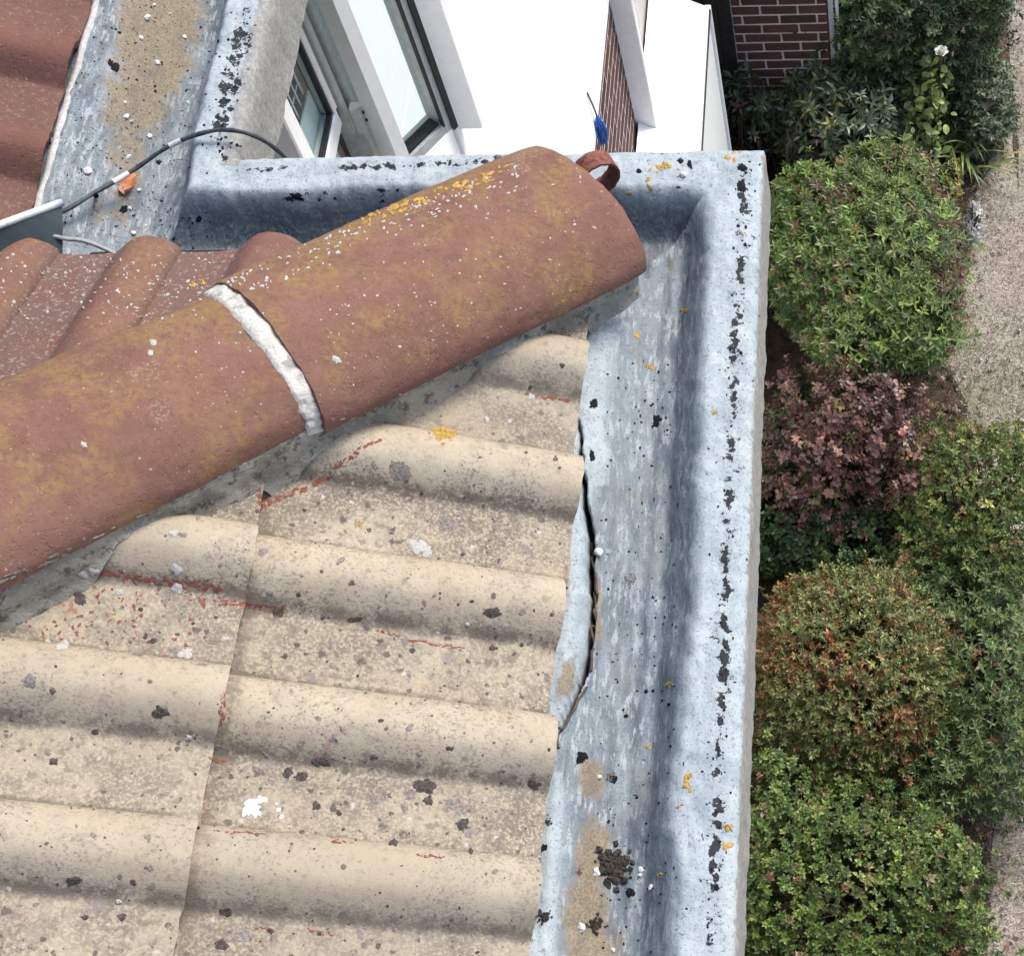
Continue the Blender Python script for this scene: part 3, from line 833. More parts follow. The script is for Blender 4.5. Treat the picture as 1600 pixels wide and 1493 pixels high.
clad = empty('cladding'); clad.parent = house; clad.matrix_parent_inverse = Matrix.Translation(-Vector(house.location)); clad['label'] = 'white ribbed cladding boards on the rear wing'
bw = .098
cb_ = bmesh.new(); box_bm(cb_, (-.012, -bw / 2 + .0006, zclad), (.012, bw / 2 - .0006, zb - .02), .0006)
cme = bpy.data.meshes.new('cladding_board'); bmesh.ops.recalc_face_normals(cb_, faces=cb_.faces); cb_.to_mesh(cme); cb_.free(); cme.materials.append(WHITE)
for i in range(int((8.1 - 3.28) / bw)):
    o = link(bpy.data.objects.new('cladding_board', cme)); o.location = (XW + .002, 3.30 + bw * (i + .5), 0); o.parent = clad
win = empty('window'); win.parent = house; win.matrix_parent_inverse = Matrix.Translation(-Vector(house.location)); win['label'] = 'white window with open glazed casement under the wing gutter'
def WP(o): o.parent = win; return o
zs = float(atx(525, 178, XW)[2]); ys1 = float(atx(525, 178, XW)[1])
ztop = zb - .03
WP(box('room', (XW - .85, 2.0, zs - .6), (XW - .8, 3.3, ztop), ROOMDARK))
# fixed light
WP(box('pane', (XW - .028, 1.9, zs - .45), (XW - .022, ys1, ztop), GLASS))
WP(box('gasket', (XW - .02, ys1 - .006, zs), (XW - .008, ys1 + .004, ztop), GASKET))
WP(box('gasket', (XW - .02, 1.9, zs - .004), (XW - .008, ys1 - .007, zs + .006), GASKET))
WP(box('bottom_rail', (XW - .04, 1.9, zs - .055), (XW - .004, ys1 + .02, zs - .005), WHITEFR, None, .003))
WP(box('stile', (XW - .04, ys1 + .004, zs - .004), (XW - .002, ys1 + .026, ztop), WHITEFR, None, .003))
WP(box('gasket', (XW - .05, ys1 + .027, zs - .05), (XW - .012, ys1 + .040, ztop), GASKET))
WP(box('frame_profile', (XW - .05, ys1 + .041, zs - .12), (XW + .002, ys1 + .066, ztop), GREYFR, None, .003))
WP(box('gasket', (XW - .05, ys1 + .0665, zs - .05), (XW - .006, ys1 + .076, ztop), GASKET))
WP(box('frame_profile', (XW - .05, ys1 + .077, zs - .4), (XW + .012, ys1 + .125, ztop), GREYFR, None, .004))
WP(box('mullion', (XW - .05, ys1 + .126, zs - .7), (XW + .055, ys1 + .168, ztop), WHITEFR, None, .004))
hp = atx(556, 180, XW + .02)
hb = bmesh.new(); box_bm(hb, (XW + .013, hp[1] - .018, hp[2] - .045), (XW + .040, hp[1] + .012, hp[2] + .035), .004)
hg = WP(bm_obj('hinge', hb, GREYFR))
for dz in (-.015, .012):
    r_ = bmesh.new(); bmesh.ops.create_cone(r_, cap_ends=True, segments=10, radius1=.004, radius2=.004, depth=.004, matrix=Matrix.Translation((XW + .0415, hp[1] - .002, hp[2] + dz)) @ Matrix.Rotation(R(90), 4, 'Y'))
    WP(bm_obj('screw', r_, GASKET))
WP(box('sill_trim', (XW - .03, 1.9, zs - .36), (XW + .02, ys1 - .10, zs - .06), WHITEFR, None, .004))
# near jamb
jp = atx(465, 190, XW + .03)
WP(box('jamb', (XW - .04, jp[1] - .05, zs - .5), (XW + .03, jp[1] + .005, ztop), WHITEFR, None, .004))
# wire grille and blind behind the pane
gy0, gy1 = ys1 - .42, ys1 - .01
for i in range(13):
    y = gy0 + (gy1 - gy0) * i / 12
    V, F = tube_np(np.array([[XW - .050, y, zs - .40], [XW - .050, y, ztop]]), .0026, 5); WP(mesh('grille_bar', V, F, WHITEFR))
for i in range(16):
    z = zs - .33 + i * .055
    V, F = tube_np(np.array([[XW - .055, gy0, z], [XW - .055, gy1, z]]), .0022, 5); WP(mesh('grille_bar', V, F, WHITEFR))
WP(box('blind', (XW - .040, ys1 - .60, zs - .4), (XW - .036, ys1 + .0, zs + .085), CURTAIN))
# open casement
zc = zs - .25
fe = atz(697, 188, zc); hi_ = atz(640, 245, zc)
dv = fe - hi_; dv[2] = 0; ln = np.linalg.norm(dv); dv /= ln; nv = np.array([dv[1], -dv[0], 0])
hi_ = fe - dv * .19; ln = .19
def sashbox(name, d0, d1, z0, z1, t0, t1, mat):
    V = []
    for d in (d0, d1):
        for t in (t0, t1):
            for z in (z0, z1):
                p = hi_ + dv * d + nv * t; V.append((p[0], p[1], z))
    F = [(0, 1, 3, 2), (4, 6, 7, 5), (0, 4, 5, 1), (2, 3, 7, 6), (0, 2, 6, 4), (1, 5, 7, 3)]
    o = mesh(name, V, F, mat); bm = bmesh.new(); bm.from_mesh(o.data); bmesh.ops.recalc_face_normals(bm, faces=bm.faces); bm.to_mesh(o.data); bm.free()
    return WP(o)
sashbox('casement_stile', ln - .030, ln, zc, ztop, -.03, .03, GREYFR)
sashbox('gasket', ln - .012, ln + .004, zc - .004, ztop - .002, .0305, .036, GASKET)
sashbox('gasket', ln - .036, ln - .0305, zc + .03, ztop - .002, .024, .034, GASKET)
sashbox('casement_stile', 0, .035, zc, ztop, -.03, .03, WHITEFR)
sashbox('casement_rail', .036, ln - .031, zc + .001, zc + .032, -.029, .029, GREYFR)
sashbox('gasket', .036, ln - .037, zc + .033, zc + .040, -.01, .02, GASKET)
sashbox('pane', .036, ln - .037, zc + .041, ztop, -.003, .003, GLASS)
# reveal between casement and cladding
rp = atx(716, 190, XW + .01)
WP(box('reveal_board', (XW - .03, rp[1] - .03, rp[2]), (XW + .085, rp[1] + .02, ztop), WHITEFR, None, .003))
WP(box('apron_board', (XW - .03, 1.9, zclad), (XW + .006, 3.29, zs - .41), WHITE, None, .003))
WP(box('side_board', (XW - .03, ys1 + .17, zs - .409), (XW + .005, 3.289, ztop), WHITE, None, .003))

# ---- white lean-to against the wing
lean = tag(empty('lean_to', (-1.1, 4.5, 0)), 'white ribbed lean-to roof against the rear wing wall', 'lean-to')
zed = float(atx(1095, 200, -1.0)[2]); yfar = float(atx(1106, 12, -1.0)[1])
drop = zroof - zed
def LP(o): return adopt(o, lean)
nrib = int((yfar - 1.9) / .085)
for i in range(nrib):
    y0 = yfar - .085 * (i + 1); y1 = y0 + .0846
    yy_ = [y0, y0 + .012, y0 + .02, y0 + .063, y0 + .071, y1]; up = [.003, .003, 0, 0, .003, .003]
    V = [(x, y, z + u) for x, z in ((XW + .016, zroof), (-.995, zed)) for y, u in zip(yy_, up)] + [(x, y, z - .014) for x, z in ((XW + .016, zroof), (-.995, zed)) for y in (y0, y1)]
    F = [(j, j + 1, j + 7, j + 6) for j in range(5)] + [(11, 40, 15, 13), (0, 6, 14, 12), (5, 13, 15, 11), (6, 7, 8, 9, 10, 11, 15, 14), (0, 12, 13, 5, 4, 3, 2, 1)]
    LP(mesh('roof_panel', V, F, WHITE))
LP(box('edge_bead', (-.992, 1.9, zed - .016), (-.985, yfar - .01, zed - .004), GASKET))
LP(box('side_panel', (-1.03, 1.9, -.02), (-1.0, yfar, zed - .017), WHITEFR))
LP(box('corner_post', (-1.02, yfar - .012, -.02), (-.985, yfar + .02, zed + .004), WHITEFR, None, .004))
LP(box('end_panel', (XW + .02, yfar - .04, -.02), (-1.031, yfar - .015, zed - .02), WHITEFR))
# pilaster board
pa_, pb_ = atx(994, 205, XW - .005), atx(1030, 200, -1.205)
pil = H(box('pilaster', (XW - .01, pa_[1], zroof - .28), (-1.20, pa_[1] + .05, zb - .01), WHITEFR, None, .004)); pil['label'] = 'white boxed pilaster standing out from the wing wall'

# blue rope bundle
rc = tag(empty('rope_bundle', tuple(atx(938, 203, XW + .03))), 'frayed blue rope bundle hanging on a cord by the white cladding', 'rope')
rp0 = np.array(rc.location)
tb = []
for i in range(34):
    a = rng.uniform(0, 6.28); r_ = rng.uniform(0, .022); dx = np.array([math.cos(a) * r_, math.sin(a) * r_, 0])
    p = [rp0 + [0, 0, .09], rp0 + dx * .8 + [0, 0, .05], rp0 + dx * 1.1 + rng.normal(0, .004, 3), rp0 + dx * .8 + rng.normal(0, .005, 3) + [0, 0, -.05 - rng.uniform(0, .04)]]
    tb.append(tube_np(spline(p, 10), .0038, 5))
V, F = merge(tb); adopt(mesh('strands', V, F, BLUE, None, True), rc)
V, F = tube_np(np.array([rp0 + [0, 0, .085], rp0 + [-.004, -.004, .15], rp0 + [-.014, -.01, .24]]), .0035, 6); adopt(mesh('cord', V, F, CABLEM, None, True), rc)

# ---- brick pier of the far wing, in shade
YP = 7.24
x0p, x1p = -.97, -.415
pier = tag(empty('brick_pier', (-.7, YP + .3, 0)), 'narrow dark red brick wall end with pale mortar behind the shrubs', 'wall')
adopt(box('core', (x0p - .2, YP + .005, -.02), (x1p - .006, YP + .9, 3.6), JOINT), pier)
row, z = 0, .04
while z < 2.6:
    x = x0p - (.05 if row % 2 else .16)
    while x < x1p - .02:
        xa, xb = max(x, x0p), min(x + .208, x1p)
        if xb - xa > .03:
            sc = (xb - xa) / .208
            o = brick_at(random.choice(bmy), ((xa + xb) / 2, YP + .018, z), pier); o.scale = (sc, 1, 1)
        x += .2195
    row += 1; z += .075
adopt(box('corner_mortar', (x1p + .003, YP + .004, -.02), (x1p + .030, YP + .88, 3.6), STRIP, None, .004, .001), pier)
V, F = tube_np(np.array([[x1p + .055, YP + .05, -.02], [x1p + .055, YP + .05, 1.0], [x1p + .055, YP + .05, 3.6]]), .010, 8)
adopt(mesh('thin_pipe', V, F, WHITEFR, None, True), pier)
dw = tag(empty('gap_backing', (-1.1, 7.3, 0)), 'near-black boards standing in for the shaded gap between white lean-to and brick wall', 'backing')  # near-black boards added to paint the dark of the shaded gap
for i in range(4):
    xa = -1.29 + i * .079
    adopt(box('gap_backing_plank', (xa, 7.215 + .003 * (i % 2), -.02), (xa + .076, 7.25, 3.6), DARKWOOD, None, .003), dw)

# ------------------------------------------------------------------ loose things on the roof
cpts = [(40, 352, .03), (97, 331, .022), (150, 300, .006), (205, 268, -.010), (258, 232, .004), (300, 213, .014), (345, 203, .020), (388, 209, .014), (422, 226, -.02), (448, 250, -.10), (455, 270, -.2)]
P_ = spline([atz(x, y, PT + dz) for x, y, dz in cpts], 90)
V, F = tube_np(P_, .0036 + .0004 * np.sin(np.arange(90) * .7), 10)
cab = mesh('cable', V, F, CABLEM, None, True); tag(cab, 'black weathered cable arching over the wing gutter kerb', 'cable')
for q0, q1 in ((22, 27), (37, 42)):
    V, F = tube_np(P_[q0:q1], .0046, 10); mesh('cable_patch', V, F, CHIP, cab, True)
P_ = spline([atz(x, y, PT + dz) for x, y, dz in ((60, 362, .03), (97, 372, .022), (130, 376, .014), (160, 387, .006), (185, 400, -.002), (215, 420, -.02))], 30)
V, F = tube_np(P_, .0034, 8); tag(mesh('cable', V, F, CABLEG, None, True), 'thin grey cable running out below the dark metal sheet', 'cable')
# dark zinc sheet at the foot of the valley
tr_, tl_ = atz(97, 316, PT + .045), atz(-90, 384, PT + .105)
br_, bl_ = atz(97, 415, PT - .005), atz(-90, 470, PT + .05)
nrm = np.cross(br_ - tr_, tl_ - tr_); nrm /= np.linalg.norm(nrm); nrm *= -1 if nrm[1] > 0 else 1
zs_ = tag(empty('metal_sheet', tuple(br_)), 'dark grey-green metal sheet with pale rolled edge on the left', 'metal sheet')
nu, nv_ = 24, 10
V = []
for i in range(nu):
    for j in range(nv_):
        u, v = i / (nu - 1), j / (nv_ - 1)
        p = (tr_ * (1 - u) + tl_ * u) * (1 - v) + (br_ * (1 - u) + bl_ * u) * v
        V.append(p + nrm * .003 * math.sin(u * 5 + v * 3))
V = np.array(V); n0 = len(V); V2 = np.vstack([V, V - nrm * .003])
F = np.vstack([grid_faces(nu, nv_), grid_faces(nu, nv_)[:, ::-1] + n0, np.array([[j, j + 1, j + 1 + n0, j + n0] for j in range(nv_ - 1)])])
adopt(mesh('sheet', V2, F, ZINC, None, True), zs_).data.set_sharp_from_angle(angle=R(40))
V, F = tube_np(np.array([tr_ * (1 - u) + tl_ * u for u in np.linspace(0, 1, 12)]) , .0062, 10)
adopt(mesh('rolled_edge', np.array(V), np.vstack([F, np.array([[0, 1, 2, 3], [0, 3, 4, 5], [0, 5, 6, 7], [0, 7, 8, 9]])]), ZINCEDGE, None, True), zs_)

# ------------------------------------------------------------------ spots that grow or lie on the surfaces
bpy.context.view_layer.update()
DG = bpy.context.evaluated_depsgraph_get()
def cast(px, py):
    r = ray(px, py)
    ok, loc, nrm_, ix, ob, mt = scene.ray_cast(DG, Vector(CAM), Vector(r).normalized())
    if not ok: return None
    n = np.array(nrm_)
    if n @ r > 0: n = -n
    return np.array(loc), n, ob
class Spots:
    def __init__(s): s.V, s.F = [], []
    def add(s, px, py, rx_, ry_, ang=0, h=.0012, rough=.28, only=None):
        c = cast(px, py)
        if c is None: return
        pc, nc, ob = c
        if only and not any(ob.name.startswith(q) for q in only): return
        if np.linalg.norm(pc - CAM) > 4: return
        k = 12 if max(rx_, ry_) < 5 else 26
        th = np.linspace(0, 2 * np.pi, k, endpoint=False)
        jag = 1 + rough * rng.normal(size=k) * .9
        jag = np.clip((jag + np.roll(jag, 1) + np.roll(jag, -1)) / 3 + rough * .22 * rng.normal(size=k), .4, 1.6)
        i0 = len(s.V); s.V.append(pc + nc * h)
        ca, sa = math.cos(ang), math.sin(ang)
        for ring, lift in ((.6, .9), (1.0, .05)):
            for t, j in zip(th, jag):
                dx, dy = rx_ * ring * math.cos(t) * j, ry_ * ring * math.sin(t) * j
                q = cast(px + dx * ca - dy * sa, py + dx * sa + dy * ca)
                if q is None or np.linalg.norm(q[0] - pc) > .06 or (q[0] - pc) @ nc < -.015:
                    s.V.append(pc + nc * h * .3)
                else: s.V.append(q[0] + q[1] * (h * lift * (.7 + .6 * rng.random()) + .0003))
        for j in range(k):
            a, b = i0 + 1 + j, i0 + 1 + (j + 1) % k
            s.F += [(i0, a, b), (a, a + k, b + k), (a, b + k, b)]
    def done(s, name, mat, label):
        if not s.V: return
        o = H(mesh(name, s.V, s.F, mat, None, True)); o['kind'] = 'stuff'; o['label'] = label
TILE = ('roof_tile',); HIPO = ('hip_tile',); GUTO = ('gutter',); ROOFALL = ('roof_tile', 'hip_tile', 'bedding', 'joint')
# bitumen blots along the kerbs
S = Spots()
for i in range(130):
    y = rng.uniform(250, 1480); x = np.interp(y, kb[:, 0], kb[:, 1]) + rng.normal(0, 15)
    S.add(x, y, rng.uniform(.8, 2.4), rng.uniform(.8, 3), 0, .0004, .5, GUTO)
for i in range(60):
    y = 15 + 235 * rng.random(); x = np.interp(y, [15, 60, 130, 200, 250], [388, 372, 355, 347, 340]) + rng.normal(0, 14)
    S.add(x, y, rng.uniform(.8, 2.6), rng.uniform(.8, 2.6), 0, .0004, .5, GUTO)
for x, y, a, b in ((465, 308, 10, 5), (1063, 252, 5, 4), (1078, 258, 4, 6), (1027, 656, 7, 8), (928, 631, 6, 8), (925, 712, 4, 8), (998, 267, 4, 3), (908, 1183, 9, 9), (850, 1324, 6, 5), (995, 1245, 3, 3), (978, 1118, 4, 4),
                   (600, 0, 0, 0), (180, 105, 9, 7), (172, 98, 5, 5), (193, 328, 7, 5), (310, 343, 5, 5), (248, 255, 5, 3), (165, 290, 5, 4), (150, 305, 4, 4), (1000, 700, 2, 2), (1045, 1100, 3, 3), (1010, 1080, 3, 3), (958, 1215, 6, 8), (985, 1395, 8, 8), (1120, 1385, 4, 6), (1160, 262, 7, 6), (1158, 290, 6, 10)):
    if a: S.add(x, y, a, b, rng.uniform(-.4, .4), .0012, .4, GUTO)
for i in range(160): S.add(rng.uniform(930, 1060), rng.uniform(560, 1490), rng.uniform(.8, 2.2), rng.uniform(.8, 2.4), 0, .0008, .5, GUTO)
for i in range(120): S.add(rng.uniform(90, 330), rng.uniform(0, 390), rng.uniform(.8, 2.2), rng.uniform(.8, 2), 0, .0008, .5, GUTO)
S.done('bitumen_stain', BITUMEN, 'black bitumen stains showing along the gutter kerbs')
# yellow lichen
S = Spots()
for x, y, a in ((997, 524, 8), (1015, 573, 7), (1030, 262, 9), (1042, 259, 7), (985, 302, 6), (1015, 292, 6), (1012, 280, 5), (1136, 248, 9), (1147, 236, 6), (1075, 1225, 10), (1064, 1258, 5), (1136, 1290, 8), (1136, 1322, 9), (1074, 1215, 8), (1013, 1166, 6), (1045, 1070, 6), (1030, 1368, 5), (1070, 485, 5), (1117, 644, 5), (692, 678, 16), (707, 681, 10), (680, 676, 9), (565, 816, 7), (178, 958, 4), (210, 372, 4), (305, 445, 8), (318, 441, 6), (940, 300, 4), (1160, 365, 4), (290, 1030, 4)):
    for q in range(7): S.add(x + rng.normal(0, a * .5), y + rng.normal(0, a * .36), a * rng.uniform(.15, .5), a * rng.uniform(.15, .42), rng.uniform(0, 3), .0010, .6, None)
for i in range(75):
    t = rng.random(); x = 540 + 260 * t; y = 352 - 92 * t - 6 * rng.random() + 14 * rng.random() ** 2
    S.add(x, y, rng.uniform(1.5, 6), rng.uniform(1, 3.2), -.35, .0014, .5, HIPO)
S.done('orange_lichen', LYELLOW, 'orange lichen tufts on tiles and gutter')
S = Spots()
for i in range(150):
    t = rng.random(); x = 330 + 480 * t; y = np.interp(x, [330, 480, 640, 810], [455, 385, 325, 262]) + 40 * rng.random() ** 1.6 - 4
    S.add(x, y, rng.uniform(1, 3.4), rng.uniform(.8, 2.4), -.3, .0010, .5, HIPO)
for i in range(110):
    x = rng.uniform(300, 980); y = np.interp(x, [300, 1000], [560, 330]) + rng.normal(0, 70)
    S.add(x, y, rng.uniform(.8, 2.4), rng.uniform(.8, 2.2), 0, .0008, .4, HIPO)
for i in range(140):
    S.add(rng.uniform(0, 330), rng.uniform(395, 500), rng.uniform(.8, 3), rng.uniform(.8, 2.2), 0, .001, .5, ROOFALL)
S3 = Spots()
for x, y, a in ((393, 1256, 12), (408, 1248, 7), (388, 1268, 8), (401, 1270, 7), (437, 1264, 4), (440, 1275, 4), (432, 1256, 3)): S3.add(x, y, a, a * .85, 0, .0012, .5, ROOFALL)
S3.done('bird_dropping', LDROP, 'white bird dropping on the cream tiles')
for x, y, a in ((655, 855, 12), (668, 862, 9), (645, 850, 7), (275, 890, 9), (278, 918, 9), (272, 833, 7), (145, 893, 8), (130, 898, 6), (187, 925, 6), (290, 1020, 10), (100, 1007, 8), (92, 1010, 6), (235, 550, 5), (525, 562, 6), (135, 268, 0), (760, 656, 5), (295, 1152, 5), (185, 1408, 5), (830, 620, 5), (935, 862, 0), (730, 975, 4), (960, 610, 4), (130, 695, 5), (240, 535, 5)):
    if a: S.add(x, y, a, a * .9, 0, .0016, .35, ROOFALL)
S.done('white_lichen', LWHITE, 'white lichen specks on the roof tiles')
S = Spots()
for x, y, a, b in ((665, 1228, 20, 16), (435, 956, 11, 9), (735, 1215, 0, 0), (125, 935, 14, 12), (353, 1424, 13, 9), (770, 958, 16, 10), (770, 1012, 7, 7), (725, 1288, 12, 12), (495, 1258, 8, 9), (617, 1315, 7, 7), (150, 1143, 8, 7), (500, 1190, 24, 9), (470, 1212, 16, 8), (835, 1225, 14, 9), (115, 1375, 18, 9), (250, 1112, 18, 12), (735, 1420, 0, 0), (452, 1205, 9, 10), (645, 1015, 6, 6), (505, 965, 5, 5), (555, 968, 14, 6), (208, 1378, 6, 6), (132, 1432, 8, 6), (190, 1432, 9, 7), (700, 1168, 5, 5), (735, 1330, 5, 5), (583, 1182, 6, 5), (85, 1190, 8, 8), (530, 1270, 5, 5), (670, 1250, 8, 10), (595, 1125, 5, 4), (345, 1475, 14, 12), (815, 1007, 4, 4), (700, 700, 0, 0), (240, 1000, 8, 5), (228, 995, 5, 5), (878, 570, 6, 5), (828, 605, 5, 4)):
    if a: S.add(x, y, a * .72, b * .72, rng.uniform(-.3, .3), .0008, .38, TILE); S.add(x + rng.normal(0, 3), y + rng.normal(0, 2), a * .5, b * .5, 0, .0006, .5, TILE)
S2 = Spots()
for i in range(430):
    x, y = rng.uniform(0, 880), rng.uniform(700, 1493); a = rng.uniform(.9, 2.4) if rng.random() < .88 else rng.uniform(2.5, 5.5)
    (S if rng.random() < .3 else S2).add(x, y, a, a * rng.uniform(.7, 1), 0, .0005, .4, TILE)
S2.done('brown_lichen', LBROWN, 'small brown lichen spots on the cream tiles')
S.done('black_lichen', LBLACK, 'black lichen spots on the cream tiles')
S = Spots()
for i in range(90):
    x, y = rng.uniform(0, 880), rng.uniform(700, 1493); a = rng.uniform(2, 6)
    S.add(x, y, a * 1.2, a * rng.uniform(.6, .9), rng.uniform(0, 3), .0006, .4, TILE)
for x, y, a in ((720, 1265, 12), (640, 1240, 10), (590, 1248, 10), (625, 735, 18), (735, 1300, 10), (530, 1055, 0), (45, 1065, 12), (270, 1015, 8), (710, 1255, 14), (700, 820, 14), (380, 1460, 14)):
    if a: S.add(x, y, a, a * .8, 0, .0006, .35, TILE)
S.done('grey_lichen', LGREY, 'grey lichen patches on the cream tiles')
S = Spots()
for x0, y0, x1, y1, w in ((155, 893, 350, 922, 7), (345, 940, 440, 952, 6), (410, 790, 470, 765, 8), (470, 765, 520, 745, 9), (520, 735, 560, 705, 5), (560, 702, 600, 682, 4), (330, 1186, 350, 1190, 5), (335, 1297, 410, 1302, 2.5), (520, 1312, 540, 1316, 3), (655, 1334, 690, 1338, 3), (350, 1085, 345, 1130, 4), (485, 1452, 520, 1458, 4), (400, 1448, 425, 1450, 4), (400, 765, 415, 790, 7), (855, 620, 885, 628, 4), (820, 615, 845, 620, 4), (590, 983, 620, 992, 4), (640, 1000, 720, 1012, 3)):
    n = max(4, int(math.hypot(x1 - x0, y1 - y0) / 3.2))
    for i in range(n):
        t = i / (n - 1)
        if rng.random() < .85: S.add(x0 + (x1 - x0) * t + rng.normal(0, 2.5), y0 + (y1 - y0) * t + rng.normal(0, w * .42), rng.uniform(1.5, 6), w * rng.uniform(.2, .55), math.atan2(y1 - y0, x1 - x0) + rng.normal(0, .3), .0002, .6, TILE)
for i in range(110): S.add(rng.uniform(30, 350), rng.uniform(900, 1010), rng.uniform(1, 4), rng.uniform(1, 3), rng.uniform(0, 3), .0002, .6, TILE)
S.done('bare_terracotta', LRED, 'red clay showing through the cream tile coating')
S = Spots()
for i in range(70):
    x = rng.uniform(0, 990); y = np.interp(x, [0, 500, 1010], [905, 672, 440]) + rng.normal(4, 3)
    S.add(x, y, rng.uniform(2, 9), rng.uniform(1, 2.4), -.42, .0006, .6, ('hip_tile', 'bedding'))
S.done('mortar_smear', MORTAR, 'mortar smears along the hip tile edge')

# loose things lying in the gutter
def rock(p, r, seed, mat, name, sq=.55, sub=2):
    bm = bmesh.new(); bmesh.ops.create_icosphere(bm, subdivisions=sub, radius=1)
    for v in bm.verts:
        q = np.array(v.co); d = 1 + .45 * float(fbm(np.array([q * 1.3 + seed * 7.1]), seed, 3)[0])
        v.co = Vector((q[0] * d * r, q[1] * d * r * .8, q[2] * d * r * sq))
    o = bm_obj(name, bm, mat); o.location = p; o.rotation_euler = (rng.normal(0, .2), rng.normal(0, .2), rng.uniform(0, 6)); return o
chips = [(136, 268, 8), (228, 28, 6), (205, 190, 4), (197, 182, 5), (233, 213, 5), (220, 60, 4), (245, 98, 5), (288, 58, 4), (240, 8, 3), (265, 22, 3), (200, 245, 4), (217, 297, 4), (202, 325, 4), (208, 364, 5), (195, 160, 3), (248, 100, 3), (934, 862, 8), (950, 908, 0), (935, 1213, 5), (931, 1362, 8), (908, 1448, 8), (1002, 1358, 5), (1018, 1385, 5), (1000, 1366, 4), (1068, 273, 7), (958, 1483, 4), (228, 353, 3), (293, 160, 3)]
own = {(136, 268): 'largest white stone chip in the wing gutter, near the pale eave strip', (228, 28): 'white stone chip on the tan sand at the top of the wing gutter', (934, 862): 'white stone chip at the edge of the split coating', (935, 1213): 'white stone chip on the small tan sand patch',
       (931, 1362): 'white stone chip touching the left side of the large moss clump', (908, 1448): 'white stone chip beside the small moss clump at the bottom', (1068, 273): 'white stone chip on the rear kerb near the gutter corner', (217, 297): 'white stone chip just right of the orange leaf', (208, 364): 'white stone chip at the foot of the wing gutter by the red rolls'}
i = 0
for x, y, r_ in chips:
    if not r_: continue
    c = cast(x, y)
    if c is None or not c[2].name.startswith('gutter'): continue
    rr_ = r_ * depth(c[0]) / FPX
    o = rock(tuple(c[0] + c[1] * rr_ * .25), rr_, i + 1, CHIP, 'stone_chip', .5); i += 1
    wing = x < 400
    tag(o, own.get((x, y)) or ('tiny white stone chip among the specks in the wing gutter' if wing else 'tiny white stone chip near the large moss clump in the eave gutter'), 'stone chip', 'white chips in the wing gutter' if wing else 'white chips in the eave gutter')
def moss(x, y, rpx, n, label, col=MOSS):
    c = cast(x, y)
    if c is None: return
    p0 = c[0]; sc = depth(p0) / FPX
    bm = bmesh.new()
    for q in range(n):
        a, b = rng.normal(0, rpx * .33, 2)
        h = cast(x + a, y + b)
        if h is None or np.linalg.norm(h[0] - p0) > .12: continue
        rad = rng.uniform(.06, .17) * rpx * sc
        m_ = Matrix.Translation(Vector(h[0] + h[1] * rad * .3)) @ Matrix.Rotation(rng.uniform(0, 6), 4, 'Z')
        r2 = bmesh.ops.create_icosphere(bm, subdivisions=2, radius=rad, matrix=m_)
        for v in r2['verts']:
            v.co += Vector(rng.normal(0, rad * .22, 3))
    tag(bm_obj('moss_clump', bm, col), label, 'moss')
moss(962, 1352, 36, 130, 'large dark moss clump on the sand in the gutter')
moss(930, 1445, 18, 60, 'small dark moss clump near the lower edge of the gutter')
moss(856, 1283, 9, 40, 'dark moss in a hole of the pale lap beside the cream tiles')
moss(850, 1430, 17, 50, 'dark moss in the lowest hole of the pale lap')
moss(985, 905, 11, 40, 'little moss tuft in the middle of the eave gutter', LGREY)
moss(905, 1362, 8, 25, 'brown moss lump left of the large moss clump', RUST)
moss(955, 1212, 11, 40, 'little moss tuft beside the sand patch', LGREY)
moss(1010, 630, 0.1, 1, 'x') if False else None
# twigs and grit caught in the split
for (x0, y0, x1, y1, lab) in ((925, 850, 934, 930, 'thin dark twig caught in the upper split of the lap'), (932, 930, 925, 1050, 'thin dark twig caught in the middle split of the lap'), (918, 1075, 868, 1160, 'thin dark twig caught in the lower split of the lap')):
    pts_ = []
    for t in np.linspace(0, 1, 9):
        c = cast(x0 + (x1 - x0) * t + rng.normal(0, 1.2), y0 + (y1 - y0) * t)
        pts_.append(c[0] + np.array([0, 0, .004]))
    pts_ = np.array(pts_); pts_[:, 2] = np.convolve(np.pad(pts_[:, 2], 1, 'edge'), np.ones(3) / 3, 'valid')
    V, F = tube_np(spline(pts_, 40), .0019, 6); tag(mesh('twig', V, F, WOODY, None, True), lab, 'twig')
# orange dead leaf
c = cast(206, 292); p0 = c[0] + np.array([0, 0, .006])
V = []; 
for i in range(9):
    for j in range(5):
        u, v = i / 8 - .5, j / 4 - .5
        w_ = math.cos(u * 2.6) * .018
        V.append(p0 + np.array([v * w_ * 1.3 + .004 * math.sin(u * 4), u * .046, .010 * (v * 2) ** 2 + .004 * math.sin(u * 9)]))
lf_ = mesh('dead_leaf', V, grid_faces(9, 5), LEAFBROWN, None, True); tag(lf_, 'curled orange dead leaf beneath the black cable', 'leaf')
md = lf_.modifiers.new('thick', 'SOLIDIFY'); md.thickness = .0006

